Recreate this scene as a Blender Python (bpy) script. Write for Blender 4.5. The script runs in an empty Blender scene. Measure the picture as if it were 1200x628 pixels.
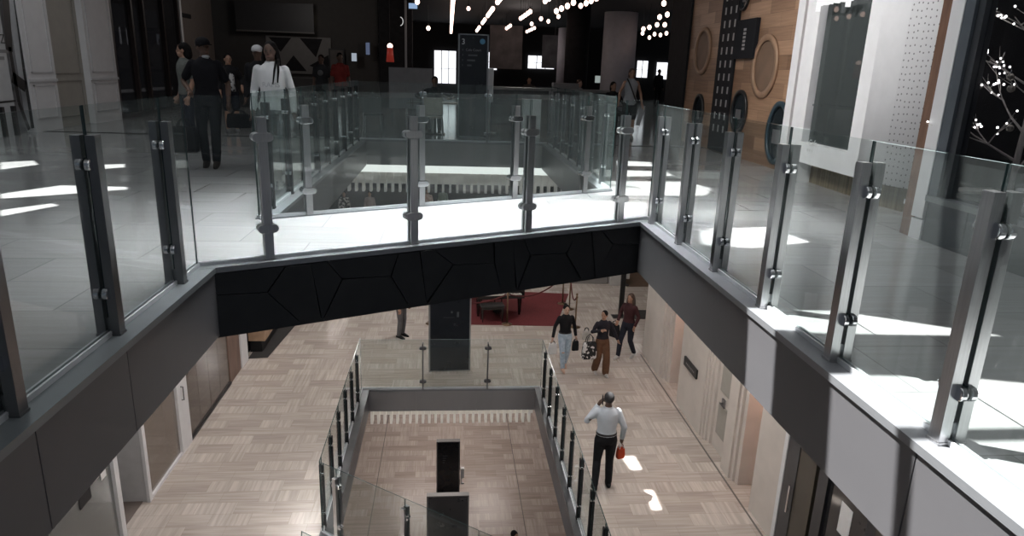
import bpy, bmesh, math, random
from mathutils import Vector, Matrix
random.seed(7)
C = bpy.context.scene.collection
PI = math.pi

# ------------------------------------------------------------------ camera model (fitted to the photograph's vanishing points)
F = 807.0; EYE = Vector((0, 0, 1.5))
def _axes():
    d = Vector((502-600, 3140-314, F)).normalized()
    y = Vector((526-600, 81-314, F)); y = (y - d*y.dot(d)).normalized()
    x = y.cross(d); x = -x if x.x < 0 else x
    return x, y, -d
_X, _Y, _Z = _axes()
def ray(px, py):
    c = Vector((px-600, py-314, F)); return Vector((_X.dot(c), _Y.dot(c), _Z.dot(c)))
def onz(px, py, z):
    w = ray(px, py); return EYE + w*((z-EYE.z)/w.z)
def onx(px, py, x):
    w = ray(px, py); return EYE + w*(x/w.x)
def ony(px, py, y):
    w = ray(px, py); return EYE + w*(y/w.y)

cam = bpy.data.cameras.new('camera'); co = bpy.data.objects.new('camera', cam); C.objects.link(co)
right = Vector((_X.x, _Y.x, _Z.x)); down = Vector((_X.y, _Y.y, _Z.y)); fwd = Vector((_X.z, _Y.z, _Z.z))
mm = Matrix((right, -down, -fwd)).transposed().to_4x4(); mm.translation = EYE
co.matrix_world = mm
cam.sensor_width = 36; cam.lens = F/1200*36; cam.clip_start = .05; cam.clip_end = 200
bpy.context.scene.camera = co

# ------------------------------------------------------------------ materials
_mats = {}
def _nt(name):
    m = bpy.data.materials.new(name); m.use_nodes = True
    nt = m.node_tree; nt.nodes.clear()
    out = nt.nodes.new('ShaderNodeOutputMaterial')
    return m, nt, out
def mat(name, col, rough=.5, metal=0, vary=.06, scale=6, emit=0, spec=.5, stretch=None):
    if name in _mats: return _mats[name]
    m, nt, out = _nt(name)
    b = nt.nodes.new('ShaderNodeBsdfPrincipled'); nt.links.new(b.outputs[0], out.inputs[0])
    tc = nt.nodes.new('ShaderNodeTexCoord'); n = nt.nodes.new('ShaderNodeTexNoise'); n.inputs['Scale'].default_value = scale
    n.inputs['Detail'].default_value = 4
    if stretch:
        mp = nt.nodes.new('ShaderNodeMapping'); mp.inputs['Scale'].default_value = stretch
        nt.links.new(tc.outputs['Object'], mp.inputs[0]); nt.links.new(mp.outputs[0], n.inputs['Vector'])
    else: nt.links.new(tc.outputs['Object'], n.inputs['Vector'])
    r = nt.nodes.new('ShaderNodeValToRGB')
    r.color_ramp.elements[0].position = .3; r.color_ramp.elements[1].position = .7
    r.color_ramp.elements[0].color = tuple(max(0, c*(1-vary)) for c in col)+(1,)
    r.color_ramp.elements[1].color = tuple(min(1, c*(1+vary)) for c in col)+(1,)
    nt.links.new(n.outputs['Fac'], r.inputs[0]); nt.links.new(r.outputs[0], b.inputs['Base Color'])
    b.inputs['Roughness'].default_value = rough; b.inputs['Metallic'].default_value = metal
    b.inputs['Specular IOR Level'].default_value = spec
    if emit:
        nt.links.new(r.outputs[0], b.inputs['Emission Color']); b.inputs['Emission Strength'].default_value = emit
    _mats[name] = m; return m
def glass(name, tint, refl=1.0, haze=(0, 0, 0), hz=0.0):
    if name in _mats: return _mats[name]
    m, nt, out = _nt(name)
    t = nt.nodes.new('ShaderNodeBsdfTransparent'); t.inputs[0].default_value = tint+(1,)
    g = nt.nodes.new('ShaderNodeBsdfGlossy'); g.inputs['Roughness'].default_value = .02
    fr = nt.nodes.new('ShaderNodeLayerWeight'); fr.inputs['Blend'].default_value = .5
    pw = nt.nodes.new('ShaderNodeMath'); pw.operation = 'POWER'; pw.inputs[1].default_value = 5
    nt.links.new(fr.outputs['Facing'], pw.inputs[0])
    ml = nt.nodes.new('ShaderNodeMath'); ml.operation = 'MULTIPLY_ADD'; ml.inputs[1].default_value = .6*refl; ml.inputs[2].default_value = .03*refl
    nt.links.new(pw.outputs[0], ml.inputs[0])
    mx = nt.nodes.new('ShaderNodeMixShader')
    nt.links.new(ml.outputs[0], mx.inputs[0]); nt.links.new(t.outputs[0], mx.inputs[1]); nt.links.new(g.outputs[0], mx.inputs[2])
    last = mx
    if hz:
        d = nt.nodes.new('ShaderNodeBsdfDiffuse'); d.inputs[0].default_value = haze+(1,)
        m2 = nt.nodes.new('ShaderNodeMixShader'); m2.inputs[0].default_value = hz
        nt.links.new(mx.outputs[0], m2.inputs[1]); nt.links.new(d.outputs[0], m2.inputs[2]); last = m2
    nt.links.new(last.outputs[0], out.inputs[0])
    _mats[name] = m; return m
def emis(name, col, s):
    if name in _mats: return _mats[name]
    m, nt, out = _nt(name); e = nt.nodes.new('ShaderNodeEmission'); e.inputs[0].default_value = col+(1,); e.inputs[1].default_value = s
    nt.links.new(e.outputs[0], out.inputs[0]); _mats[name] = m; return m

def tile_mat(name, base, dark, light, bw, bh, rough, mortar, msize=.004, streak=True, basket=False, bump=0):
    """stone floor: bricks of differing tone, thin joints, streaks whose direction alternates block by block when basket"""
    m, nt, out = _nt(name); N = nt.nodes.new; L = nt.links.new
    b = N('ShaderNodeBsdfPrincipled'); L(b.outputs[0], out.inputs[0]); b.inputs['Roughness'].default_value = rough
    tc = N('ShaderNodeTexCoord')
    br = N('ShaderNodeTexBrick'); br.inputs['Scale'].default_value = 1; br.inputs['Brick Width'].default_value = bw; br.inputs['Row Height'].default_value = bh
    br.inputs['Mortar Size'].default_value = msize; br.inputs['Bias'].default_value = 0
    br.inputs['Color1'].default_value = dark+(1,); br.inputs['Color2'].default_value = light+(1,); br.inputs['Mortar'].default_value = mortar+(1,)
    L(tc.outputs['Object'], br.inputs['Vector'])
    col = br.outputs['Color']
    if streak:
        def st(sc):
            mp = N('ShaderNodeMapping'); mp.inputs['Scale'].default_value = sc; L(tc.outputs['Object'], mp.inputs[0])
            n = N('ShaderNodeTexNoise'); n.inputs['Scale'].default_value = 1; n.inputs['Detail'].default_value = 5; L(mp.outputs[0], n.inputs['Vector'])
            return n.outputs['Fac']
        a = st((1.2, 22, 1)); fac = a
        if basket:
            c2 = st((22, 1.2, 1))
            ck = N('ShaderNodeTexBrick'); ck.inputs['Scale'].default_value = 1; ck.inputs['Brick Width'].default_value = bw; ck.inputs['Row Height'].default_value = bh
            ck.inputs['Mortar Size'].default_value = 0; ck.inputs['Color1'].default_value = (0, 0, 0, 1); ck.inputs['Color2'].default_value = (1, 1, 1, 1)
            L(tc.outputs['Object'], ck.inputs['Vector'])
            gt = N('ShaderNodeMath'); gt.operation = 'GREATER_THAN'; gt.inputs[1].default_value = .5; L(ck.outputs['Color'], gt.inputs[0])
            mx = N('ShaderNodeMix'); mx.data_type = 'FLOAT'; L(gt.outputs[0], mx.inputs[0]); L(a, mx.inputs[2]); L(c2, mx.inputs[3]); fac = mx.outputs[0]
        rp = N('ShaderNodeValToRGB'); rp.color_ramp.elements[0].position = .35; rp.color_ramp.elements[1].position = .68
        k = .76 if basket else .9
        rp.color_ramp.elements[0].color = (k, k*.985, k*.97, 1); rp.color_ramp.elements[1].color = (1.0, 1.0, 1.0, 1); L(fac, rp.inputs[0])
        mu = N('ShaderNodeMix'); mu.data_type = 'RGBA'; mu.blend_type = 'MULTIPLY'; mu.inputs[0].default_value = 1
        L(col, mu.inputs[6]); L(rp.outputs[0], mu.inputs[7]); col = mu.outputs[2]
    L(col, b.inputs['Base Color'])
    _mats[name] = m; return m
def plank_mat(name, c1, c2, bw, bh, rough=.45, rot=(PI/2, 0, PI/2)):
    m, nt, out = _nt(name); N = nt.nodes.new; L = nt.links.new
    b = N('ShaderNodeBsdfPrincipled'); L(b.outputs[0], out.inputs[0]); b.inputs['Roughness'].default_value = rough
    tc = N('ShaderNodeTexCoord'); sp = N('ShaderNodeSeparateXYZ'); cb = N('ShaderNodeCombineXYZ'); L(tc.outputs['Object'], sp.inputs[0])
    L(sp.outputs['Y'], cb.inputs['X']); L(sp.outputs['Z'], cb.inputs['Y'])
    br = N('ShaderNodeTexBrick'); br.inputs['Scale'].default_value = 1; br.inputs['Brick Width'].default_value = bw; br.inputs['Row Height'].default_value = bh
    br.inputs['Mortar Size'].default_value = .002; br.inputs['Color1'].default_value = c1+(1,); br.inputs['Color2'].default_value = c2+(1,); br.inputs['Mortar'].default_value = tuple(c*.5 for c in c1)+(1,)
    L(cb.outputs[0], br.inputs['Vector'])
    mp = N('ShaderNodeMapping'); mp.inputs['Scale'].default_value = (1.5, 30, 1); L(cb.outputs[0], mp.inputs[0])
    n = N('ShaderNodeTexNoise'); n.inputs['Scale'].default_value = 1; n.inputs['Detail'].default_value = 5; L(mp.outputs[0], n.inputs['Vector'])
    rp = N('ShaderNodeValToRGB'); rp.color_ramp.elements[0].position = .3; rp.color_ramp.elements[0].color = (.72, .7, .68, 1); rp.color_ramp.elements[1].position = .7; L(n.outputs['Fac'], rp.inputs[0])
    mu = N('ShaderNodeMix'); mu.data_type = 'RGBA'; mu.blend_type = 'MULTIPLY'; mu.inputs[0].default_value = 1; L(br.outputs['Color'], mu.inputs[6]); L(rp.outputs[0], mu.inputs[7])
    L(mu.outputs[2], b.inputs['Base Color']); _mats[name] = m; return m
def blotch_mat(name, c1, c2, scale, thr=.5):
    m, nt, out = _nt(name); N = nt.nodes.new; L = nt.links.new
    b = N('ShaderNodeBsdfPrincipled'); L(b.outputs[0], out.inputs[0]); b.inputs['Roughness'].default_value = .8
    tc = N('ShaderNodeTexCoord'); n = N('ShaderNodeTexNoise'); n.inputs['Scale'].default_value = scale; n.inputs['Detail'].default_value = 1
    L(tc.outputs['Object'], n.inputs['Vector']); r = N('ShaderNodeValToRGB'); r.color_ramp.elements[0].position = thr-.02; r.color_ramp.elements[1].position = thr+.02
    r.color_ramp.elements[0].color = c1+(1,); r.color_ramp.elements[1].color = c2+(1,); L(n.outputs['Fac'], r.inputs[0]); L(r.outputs[0], b.inputs['Base Color'])
    _mats[name] = m; return m
def dots_mat(name, base, dot, scale, r0):
    m, nt, out = _nt(name); N = nt.nodes.new; L = nt.links.new
    b = N('ShaderNodeBsdfPrincipled'); L(b.outputs[0], out.inputs[0]); b.inputs['Roughness'].default_value = .5
    tc = N('ShaderNodeTexCoord'); v = N('ShaderNodeTexVoronoi'); v.voronoi_dimensions = '2D'; v.inputs['Scale'].default_value = scale; v.inputs['Randomness'].default_value = .3
    sp = N('ShaderNodeSeparateXYZ'); L(tc.outputs['Object'], sp.inputs[0]); sb = N('ShaderNodeMath'); sb.operation = 'SUBTRACT'; L(sp.outputs['X'], sb.inputs[0]); L(sp.outputs['Y'], sb.inputs[1])
    cb = N('ShaderNodeCombineXYZ'); L(sb.outputs[0], cb.inputs['X']); L(sp.outputs['Z'], cb.inputs['Y']); L(cb.outputs[0], v.inputs['Vector']); lt = N('ShaderNodeMath'); lt.operation = 'LESS_THAN'; lt.inputs[1].default_value = r0; L(v.outputs['Distance'], lt.inputs[0])
    mx = N('ShaderNodeMix'); mx.data_type = 'RGBA'; mx.inputs[6].default_value = base+(1,); mx.inputs[7].default_value = dot+(1,); L(lt.outputs[0], mx.inputs[0])
    L(mx.outputs[2], b.inputs['Base Color']); _mats[name] = m; return m

STEEL = mat('brushed_steel', (.50, .50, .51), .28, 1.0, .08, 3, stretch=(40, 40, 2))
DSTEEL = mat('dark_steel', (.22, .22, .23), .34, 1.0, .08, 3)
CHROME = mat('chrome', (.8, .8, .82), .1, 1.0, .02)
BLACK = mat('black_panel', (.012, .012, .013), .42, 0, .2)
NEARBLACK = mat('near_black', (.018, .018, .02), .75, 0, .2, spec=.15)
GLASS = glass('railing_glass', (.93, .955, .95), 1.0, (.5, .56, .56), .024)
GLASSD = glass('shop_glass', (.62, .64, .64), 1.6, (.3, .3, .3), .05)
GEDGE = mat('glass_edge', (.03, .055, .055), .15, 0, .1)
GTOP = mat('glass_top_edge', (.32, .42, .42), .12, 0, .1)
COPING_SHADE = mat('coping_shaded', (.20, .22, .23), .35, .35, .05, 4)  # darker copy of the coping colour for the shaded left edge
COPING = mat('coping_metal', (.24, .25, .265), .38, .35, .05, 4)
FASCIA = mat('fascia_grey', (.125, .124, .132), .42, .2, .04, 2)
FASCIAM = mat('fascia_satin_metal', (.36, .36, .36), .35, .6, .08, 1.2, stretch=(1, 1, .3))
WHITE = mat('white_paint', (.72, .72, .73), .55, 0, .03)
CREAM = mat('cream_plaster', (.62, .57, .52), .6, 0, .05, 3)
BEIGE = mat('beige_panel', (.36, .34, .30), .6, 0, .04)
UFLOOR = tile_mat('grey_stone_tiles', None, (.33, .33, .335), (.41, .41, .415), 1.2, .6, .13, (.22, .22, .225), .004)
MFLOOR = tile_mat('beige_stone_basketweave', None, (.48, .42, .375), (.61, .55, .50), .62, .31, .17, (.42, .36, .31), .003, True, True)
LFLOOR = tile_mat('rosy_stone_basketweave', None, (.40, .335, .30), (.54, .47, .43), .62, .31, .26, (.34, .28, .25), .003, True, True)
WOOD = plank_mat('oak_planks', (.21, .115, .065), (.47, .29, .185), .9, .24)
WOODD = mat('brown_wood', (.16, .085, .055), .5, 0, .2, 4, stretch=(8, 8, 1))
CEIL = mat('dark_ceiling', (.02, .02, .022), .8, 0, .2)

# ------------------------------------------------------------------ mesh helpers
class B:
    def __init__(s): s.bm = bmesh.new()
    def box(s, x0, x1, y0, y1, z0, z1, rot=None, mi=0):
        x0, x1 = sorted((x0, x1)); y0, y1 = sorted((y0, y1)); z0, z1 = sorted((z0, z1))
        v = [s.bm.verts.new((x, y, z)) for z in (z0, z1) for y in (y0, y1) for x in (x0, x1)]
        if rot:
            for q in v: q.co = rot @ q.co
        for f in ((0, 2, 3, 1), (4, 5, 7, 6), (0, 1, 5, 4), (2, 6, 7, 3), (0, 4, 6, 2), (1, 3, 7, 5)):
            s.bm.faces.new([v[i] for i in f]).material_index = mi
        return s
    def prism(s, poly, z0, z1, mtx=None, mi=0):
        a = sum(poly[i][0]*poly[(i+1) % len(poly)][1]-poly[(i+1) % len(poly)][0]*poly[i][1] for i in range(len(poly)))
        if a < 0: poly = poly[::-1]
        lo = [s.bm.verts.new((p[0], p[1], z0)) for p in poly]; hi = [s.bm.verts.new((p[0], p[1], z1)) for p in poly]
        if mtx:
            for q in lo+hi: q.co = mtx @ q.co
        n = len(poly)
        s.bm.faces.new(lo[::-1]).material_index = mi; s.bm.faces.new(hi).material_index = mi
        for i in range(n): s.bm.faces.new((lo[i], lo[(i+1) % n], hi[(i+1) % n], hi[i])).material_index = mi
        return s
    def loft(s, rings, cap=True):
        vs = [[s.bm.verts.new(p) for p in r] for r in rings]; n = len(vs[0])
        for a, b in zip(vs, vs[1:]):
            for i in range(n): s.bm.faces.new((a[i], a[(i+1) % n], b[(i+1) % n], b[i]))
        if cap: s.bm.faces.new(vs[0][::-1]); s.bm.faces.new(vs[-1])
        return s
    def ellrings(s, spec, seg=18):
        """spec rows: (cx, cy, z, rx, ry)"""
        return s.loft([[(cx+rx*math.cos(2*PI*i/seg), cy+ry*math.sin(2*PI*i/seg), z) for i in range(seg)] for cx, cy, z, rx, ry in spec])
    def ball(s, c, r, seg=12, rings=8, mtx=None):
        r = (r, r, r) if not hasattr(r, '__len__') else r
        rows = []
        for j in range(rings+1):
            t = PI*j/rings; q = max(math.sin(t), .02)
            rows.append([Vector((r[0]*q*math.cos(2*PI*i/seg), r[1]*q*math.sin(2*PI*i/seg), -r[2]*math.cos(t))) for i in range(seg)])
        rows = [[(mtx @ p if mtx else p)+Vector(c) for p in rw] for rw in rows]
        return s.loft(rows)
    def tube(s, pts, rad, seg=10, ends=False):
        pts = [Vector(p) for p in pts]
        if not hasattr(rad, '__len__'): rad = [rad]*len(pts)
        t0 = (pts[1]-pts[0]).normalized(); u = t0.orthogonal().normalized(); rows = []
        for i, p in enumerate(pts):
            t = (pts[min(i+1, len(pts)-1)]-pts[max(i-1, 0)]).normalized()
            u = (u-t*u.dot(t)).normalized(); v = t.cross(u)
            rows.append([p+(u*math.cos(2*PI*k/seg)+v*math.sin(2*PI*k/seg))*rad[i] for k in range(seg)])
        s.loft(rows)
        if ends:
            for p, r in zip(pts, rad): s.ball(p, r*.99, 10, 6)
        return s
    def cyl(s, x, y, z0, z1, r, seg=20, r2=None):
        r2 = r if r2 is None else r2
        return s.ellrings([(x, y, z0, r, r), (x, y, z1, r2, r2)], seg)
    def quad(s, *pts, mi=0):
        s.bm.faces.new([s.bm.verts.new(p) for p in pts]).material_index = mi; return s
    def mesh(s, name, mats, smooth=False, bevel=0):
        bmesh.ops.recalc_face_normals(s.bm, faces=s.bm.faces)
        if bevel:
            bmesh.ops.bevel(s.bm, geom=[e for e in s.bm.edges if len(e.link_faces) == 2 and e.calc_face_angle(0) > .6], offset=bevel, segments=2, affect='EDGES', profile=.6)
        me = bpy.data.meshes.new(name); s.bm.to_mesh(me); s.bm.free()
        for m in (mats if isinstance(mats, (list, tuple)) else [mats]): me.materials.append(m)
        if smooth:
            for p in me.polygons: p.use_smooth = True
        return me
    def obj(s, name, mats, parent=None, smooth=False, bevel=0, **kw):
        return put(name, s.mesh(name, mats, smooth, bevel), parent, **kw)
def put(name, me, parent=None, loc=None, rz=None, **kw):
    o = bpy.data.objects.new(name, me); C.objects.link(o); o.parent = parent
    if loc is not None: o.location = loc
    if rz is not None: o.rotation_euler = (0, 0, rz)
    for k, v in kw.items(): o[k] = v
    return o
def thing(name, label, cat, loc=(0, 0, 0), rz=0, group=None):
    o = put(name, None, None, loc, rz, label=label, category=cat)
    if group: o['group'] = group
    return o
def tag(o, label, cat, group=None):
    o['label'] = label; o['category'] = cat
    if group: o['group'] = group
    return o
def struct(o, label, cat='building'):
    o['kind'] = 'structure'; o['label'] = label; o['category'] = cat; return o
def copy_tree(o, parent=None):
    c = o.copy(); C.objects.link(c); c.parent = parent
    for ch in list(o.children): copy_tree(ch, c)
    return c
def text(body, size, mtx, m, parent, name='lettering', ext=.002):
    cu = bpy.data.curves.new('lettering', 'FONT'); cu.body = body; cu.size = size; cu.extrude = ext; cu.align_x = 'CENTER'; cu.align_y = 'CENTER'
    t = bpy.data.objects.new('lettering_source', cu); C.objects.link(t)
    bpy.context.view_layer.update()
    me = bpy.data.meshes.new_from_object(t.evaluated_get(bpy.context.evaluated_depsgraph_get()))
    bpy.data.objects.remove(t); me.transform(mtx); me.materials.clear(); me.materials.append(m)
    return put(name, me, parent)
def voxel(b, size, smooth=3):
    bmesh.ops.recalc_face_normals(b.bm, faces=b.bm.faces)
    me = bpy.data.meshes.new('source'); b.bm.to_mesh(me); b.bm.free()
    o = bpy.data.objects.new('source', me); C.objects.link(o)
    md = o.modifiers.new('r', 'REMESH'); md.mode = 'VOXEL'; md.voxel_size = size; md.use_smooth_shade = True
    if smooth:
        sm = o.modifiers.new('s', 'SMOOTH'); sm.factor = .5; sm.iterations = smooth
    bpy.context.view_layer.update()
    out = bpy.data.meshes.new_from_object(o.evaluated_get(bpy.context.evaluated_depsgraph_get()))
    bpy.data.objects.remove(o); bpy.data.meshes.remove(me)
    out.materials.clear()
    return out
RX = lambda a: Matrix.Rotation(a, 4, 'X')
RZ = lambda a: Matrix.Rotation(a, 4, 'Z')
T = lambda *p: Matrix.Translation(p)
FACE_CAM = RX(PI/2)                       # text in the XZ plane facing -Y
FACE_LEFT = RZ(-PI/2) @ RX(PI/2)           # on a wall facing -X
FACE_RIGHT = RZ(PI/2) @ RX(PI/2)           # on a wall facing +X

Z2, Z3 = -5.5, -10.5                       # middle and lower floor heights
XL, XR = -1.87, 2.17                       # glass lines along the void
FL, FR = -1.74, 2.04                       # fascia faces
BA, BB = Vector((-1.87, 5.17)), Vector((2.17, 7.17))   # front glass line of the upper bridge
BC, BD = Vector((-1.87, 6.92)), Vector((2.17, 9.02))   # rear glass line
YF = 15.0                                  # far edge of the rear void

# ------------------------------------------------------------------ setting: floors, fascias, copings
f = B()
f.prism([(-9.2, -4), (FL-.02, -4), (FL-.02, 15.2), (-9.2, 15.2)], -.5, 0)
f.prism([(FR+.02, -4), (9.5, -4), (9.5, 15.2), (FR+.02, 15.2)], -.5, 0)
sl = 2.0/4.04
f.prism([(FL-.02, BA.y+.02), (FR+.02, BB.y-.04), (FR+.02, BD.y), (FL-.02, BC.y)], -.5, 0)
f.prism([(-16, YF+.02), (16, YF+.02), (16, 44), (-16, 44)], -.5, 0)
struct(f.obj('floor', UFLOOR), 'pale grey polished stone floor of the upper level and its bridge', 'floor')

f = B()
f.prism([(-9.5, 1), (FL-.02, 1), (FL-.02, 36), (-9.5, 36)], Z2-.5, Z2)
f.prism([(FR+.02, 1), (10, 1), (10, 36), (FR+.02, 36)], Z2-.5, Z2)
f.prism([(FL-.02, 14.4), (FR+.02, 14.4), (FR+.02, 36), (FL-.02, 36)], Z2-.5, Z2)
f.prism([(FL-.02, 9.25), (FR+.02, 6.45), (FR+.02, 4.9), (FL-.02, 7.6)], Z2-.5, Z2)
struct(f.obj('floor.001', MFLOOR), 'beige basketweave stone floor of the middle level', 'floor')
f = B(); f.box(-10, 10, 0, 42, Z3-.3, Z3)
struct(f.obj('floor.002', LFLOOR), 'rosy beige stone floor at the bottom of the void', 'floor')
# two long dark joints across the lower floor and the middle floor
def joints(name, z, xs, y0, y1, label):
    b = B()
    for x in xs: b.box(x-.012, x+.012, y0, y1, z-.001, z+.002)
    return struct(b.obj(name, mat('joint_dark', (.12, .105, .095), .6)), label, 'floor joint')
joints('trim_1', Z3, (-2.05, 2.18), 8, 30, 'long dark expansion joints in the lower floor')

def fascia_run(name, axis_pts, z1, z0, m, seams, label, thick=.03):
    """panels between seams on a vertical face from p to q (in plan); front face on the left of p->q"""
    p, q = [Vector(a) for a in axis_pts]; L = (q-p).length; ang = math.atan2((q-p).y, (q-p).x)
    b = B(); M4 = T(p.x, p.y, 0) @ RZ(ang)
    ss = [0]+[s for s in seams if 0 < s < L]+[L]
    for a, c in zip(ss, ss[1:]): b.box(a+.004, c-.004, -thick, 0, z0, z1, M4)
    b.box(.002, L-.002, -thick-.04, -thick-.005, z0+.01, z1-.01, M4)
    return struct(b.obj(name, m), label, 'fascia panel')
# side fascias of the upper level: front void and rear void
fascia_run('trim_2', ((FL, BA.y+.06), (FL, -4)), -.03, -.53, FASCIA, [BA.y+.06-3.66, BA.y+.06-2.79, BA.y+.06-1.9, 4.3], 'dark grey fascia panels under the left glass railing')
fascia_run('trim_3', ((FR, -4), (FR, BB.y-.06)), -.03, -.53, FASCIA, [4+.7, 4+2.49], 'grey metal fascia panels under the right glass railing with sun stripes')
fascia_run('trim_4', ((FL, YF), (FL, BC.y+.06)), -.03, -.53, FASCIA, [1.5, 3, 4.5, 6], 'grey fascia along the left edge of the rear void')
fascia_run('trim_5', ((FR, BD.y), (FR, YF)), -.03, -.53, FASCIA, [1.5, 3, 4.5], 'grey fascia along the right edge of the rear void')
fascia_run('trim_6', ((FR, YF), (FL, YF)), -.03, -.52, FASCIAM, [], 'plain grey fascia at the far end of the rear void')
# middle level
fascia_run('trim_7', ((FL, 14.35), (FL, 9.2)), Z2-.03, Z2-.53, FASCIA, [1, 2, 3, 4], 'dark fascia under the left railing of the middle void')
fascia_run('trim_8', ((FR, 6.4), (FR, 14.35)), Z2-.03, Z2-.53, FASCIA, [1, 2, 3, 4, 5, 6, 7], 'dark fascia under the right railing of the middle void')
fascia_run('trim_9', ((FR, 14.35), (FL, 14.35)), Z2-.02, Z2-.53, FASCIAM, [1.35, 2.72], 'satin metal fascia at the far end of the middle void')
def coping(name, pts, w, z, label, m=None):
    """flat cap strip, polygon in plan"""
    b = B(); b.prism(pts, z-.03, z+.012); return struct(b.obj(name, m or COPING), label, 'coping')
coping('trim_10', [(XL-.035, -4), (FL+.012, -4), (FL+.012, BA.y+.02), (XL-.035, BA.y+.02)], 0, 0, 'grey metal coping along the left walkway edge', COPING_SHADE)
coping('trim_11', [(FR-.012, -4), (XR+.035, -4), (XR+.035, BB.y), (FR-.012, BB.y-.02)], 0, 0, 'bright metal coping along the right walkway edge')
nb = Vector((-(BB-BA).y, (BB-BA).x)).normalized()      # towards the far side
def off(p, d): return (p.x+nb.x*d, p.y+nb.y*d)
coping('trim_12', [off(BA, -.10), off(BB, -.10), off(BB, .035), off(BA, .035)], 0, .001, 'metal coping strip along the front edge of the bridge')
nb2 = Vector((-(BD-BC).y, (BD-BC).x)).normalized()
def off2(p, d): return (p.x+nb2.x*d, p.y+nb2.y*d)
coping('trim_13', [off2(BC, -.035), off2(BD, -.035), off2(BD, .09), off2(BC, .09)], 0, .001, 'metal coping strip along the rear edge of the bridge')
coping('trim_14', [(XL-.035, BC.y), (FL+.012, BC.y+.06), (FL+.012, YF), (XL-.035, YF)], 0, 0, 'metal coping at the left edge of the rear void')
coping('trim_15', [(FR-.012, BD.y-.05), (XR+.035, BD.y), (XR+.035, YF), (FR-.012, YF)], 0, 0, 'metal coping at the right edge of the rear void')
coping('trim_16', [(FL, YF-.012), (FR, YF-.012), (FR, YF+.14), (FL, YF+.14)], 0, .001, 'metal coping at the far edge of the rear void')
coping('trim_17', [(XL-.07, 9.2), (FL+.012, 9.2), (FL+.012, 14.37), (XL-.07, 14.37)], 0, Z2, 'metal coping at the left edge of the middle void', DSTEEL)
coping('trim_18', [(FR-.012, 6.4), (XR+.04, 6.4), (XR+.04, 14.37), (FR-.012, 14.37)], 0, Z2, 'metal coping at the right edge of the middle void', DSTEEL)
coping('trim_19', [(FL, 14.335), (FR, 14.335), (FR, 14.46), (FL, 14.46)], 0, Z2+.001, 'bright metal coping at the far edge of the middle void')

# bridge soffit panel: black facets in an elongated honeycomb, each tilted a little
def bridge_front():
    L = (BB-BA).length; ang = math.atan2((BB-BA).y, (BB-BA).x); a0 = off(BA, -.085)
    M4 = T(a0[0], a0[1], 0) @ RZ(ang)
    b = B(); zt, zb = -.035, -.53
    b.box(.06, L-.1, .02, .06, zb+.005, zt-.005, M4, 1)
    rnd = random.Random(3)
    def facet(poly):
        # clip to the rectangle
        def clip(P, f_, inter):
            out = []
            for i in range(len(P)):
                A, Bq = P[i], P[(i+1) % len(P)]
                if f_(A): out.append(A)
                if f_(A) != f_(Bq): out.append(inter(A, Bq))
            return out
        def cut(P, ax, v, keep):
            return clip(P, lambda q: (q[ax] <= v) if keep < 0 else (q[ax] >= v), lambda A, Q: tuple(A[k]+(Q[k]-A[k])*(v-A[ax])/(Q[ax]-A[ax]) for k in (0, 1)))
        for ax, v, k in ((0, .08, 1), (0, L-.11, -1), (1, zb, 1), (1, zt, -1)):
            if poly: poly = cut(poly, ax, v, k)
        if len(poly) < 3: return
        cx = sum(p[0] for p in poly)/len(poly); cz = sum(p[1] for p in poly)/len(poly)
        tx, tz = rnd.uniform(-.05, .05), rnd.uniform(-.06, .06)
        P = []
        for x, z in poly:
            d = math.hypot(x-cx, z-cz) or 1
            x2, z2 = x-(x-cx)/d*.006, z-(z-cz)/d*.006
            P.append((x2, z2, (x2-cx)*tx+(z2-cz)*tz))
        fr = [b.bm.verts.new(M4 @ Vector((x, y-.012, z))) for x, z, y in P]; bk = [b.bm.verts.new(M4 @ Vector((x, .019, z))) for x, z, y in P]
        n = len(P); b.bm.faces.new(fr); b.bm.faces.new(bk[::-1])
        for i in range(n): b.bm.faces.new((fr[i], bk[i], bk[(i+1) % n], fr[(i+1) % n]))
    w = .95
    for k in range(-1, 6):
        x = k*w; j = .04*((k*37) % 5-2)
        # each repeat: a shallow pentagon above, a trapezoid below, two leaning panels between
        p1, p2 = (x+.12+j, -.2), (x+.55+j, -.23)
        t0, t1, t2, t3 = (x+.0, zt), (x+.62, zt), (x+.82, zt), (x+w, zt)
        b0, b1, b2, b3 = (x-.06, zb), (x+.72, zb), (x+.9, zb), (x+w-.06, zb)
        facet([t0, t1, p2, p1]); facet([p1, p2, b1, b0])
        facet([t1, t2, b3, b1, p2]); facet([t2, t3, (x+w+.12+.04*(((k+1)*37) % 5-2), -.2), b3])
    return struct(b.obj('trim_20', [mat('black_facet', (.016, .016, .017), .33, .1, .2), BLACK]), 'black faceted panels along the front of the bridge', 'fascia panel')
bridge_front()
# rear face and underside of the bridge
b = B(); b.prism([off2(BC, .06), off2(BD, .06), off2(BD, .085), off2(BC, .085)], -.53, -.035)
struct(b.obj('trim_21', BLACK), 'black panel on the rear face of the bridge', 'fascia panel')
b = B(); b.prism([off(BA, -.06), off(BB, -.06), off2(BD, .07), off2(BC, .07)], -.56, -.505)
struct(b.obj('ceiling', BLACK), 'black underside of the bridge', 'ceiling')
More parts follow.
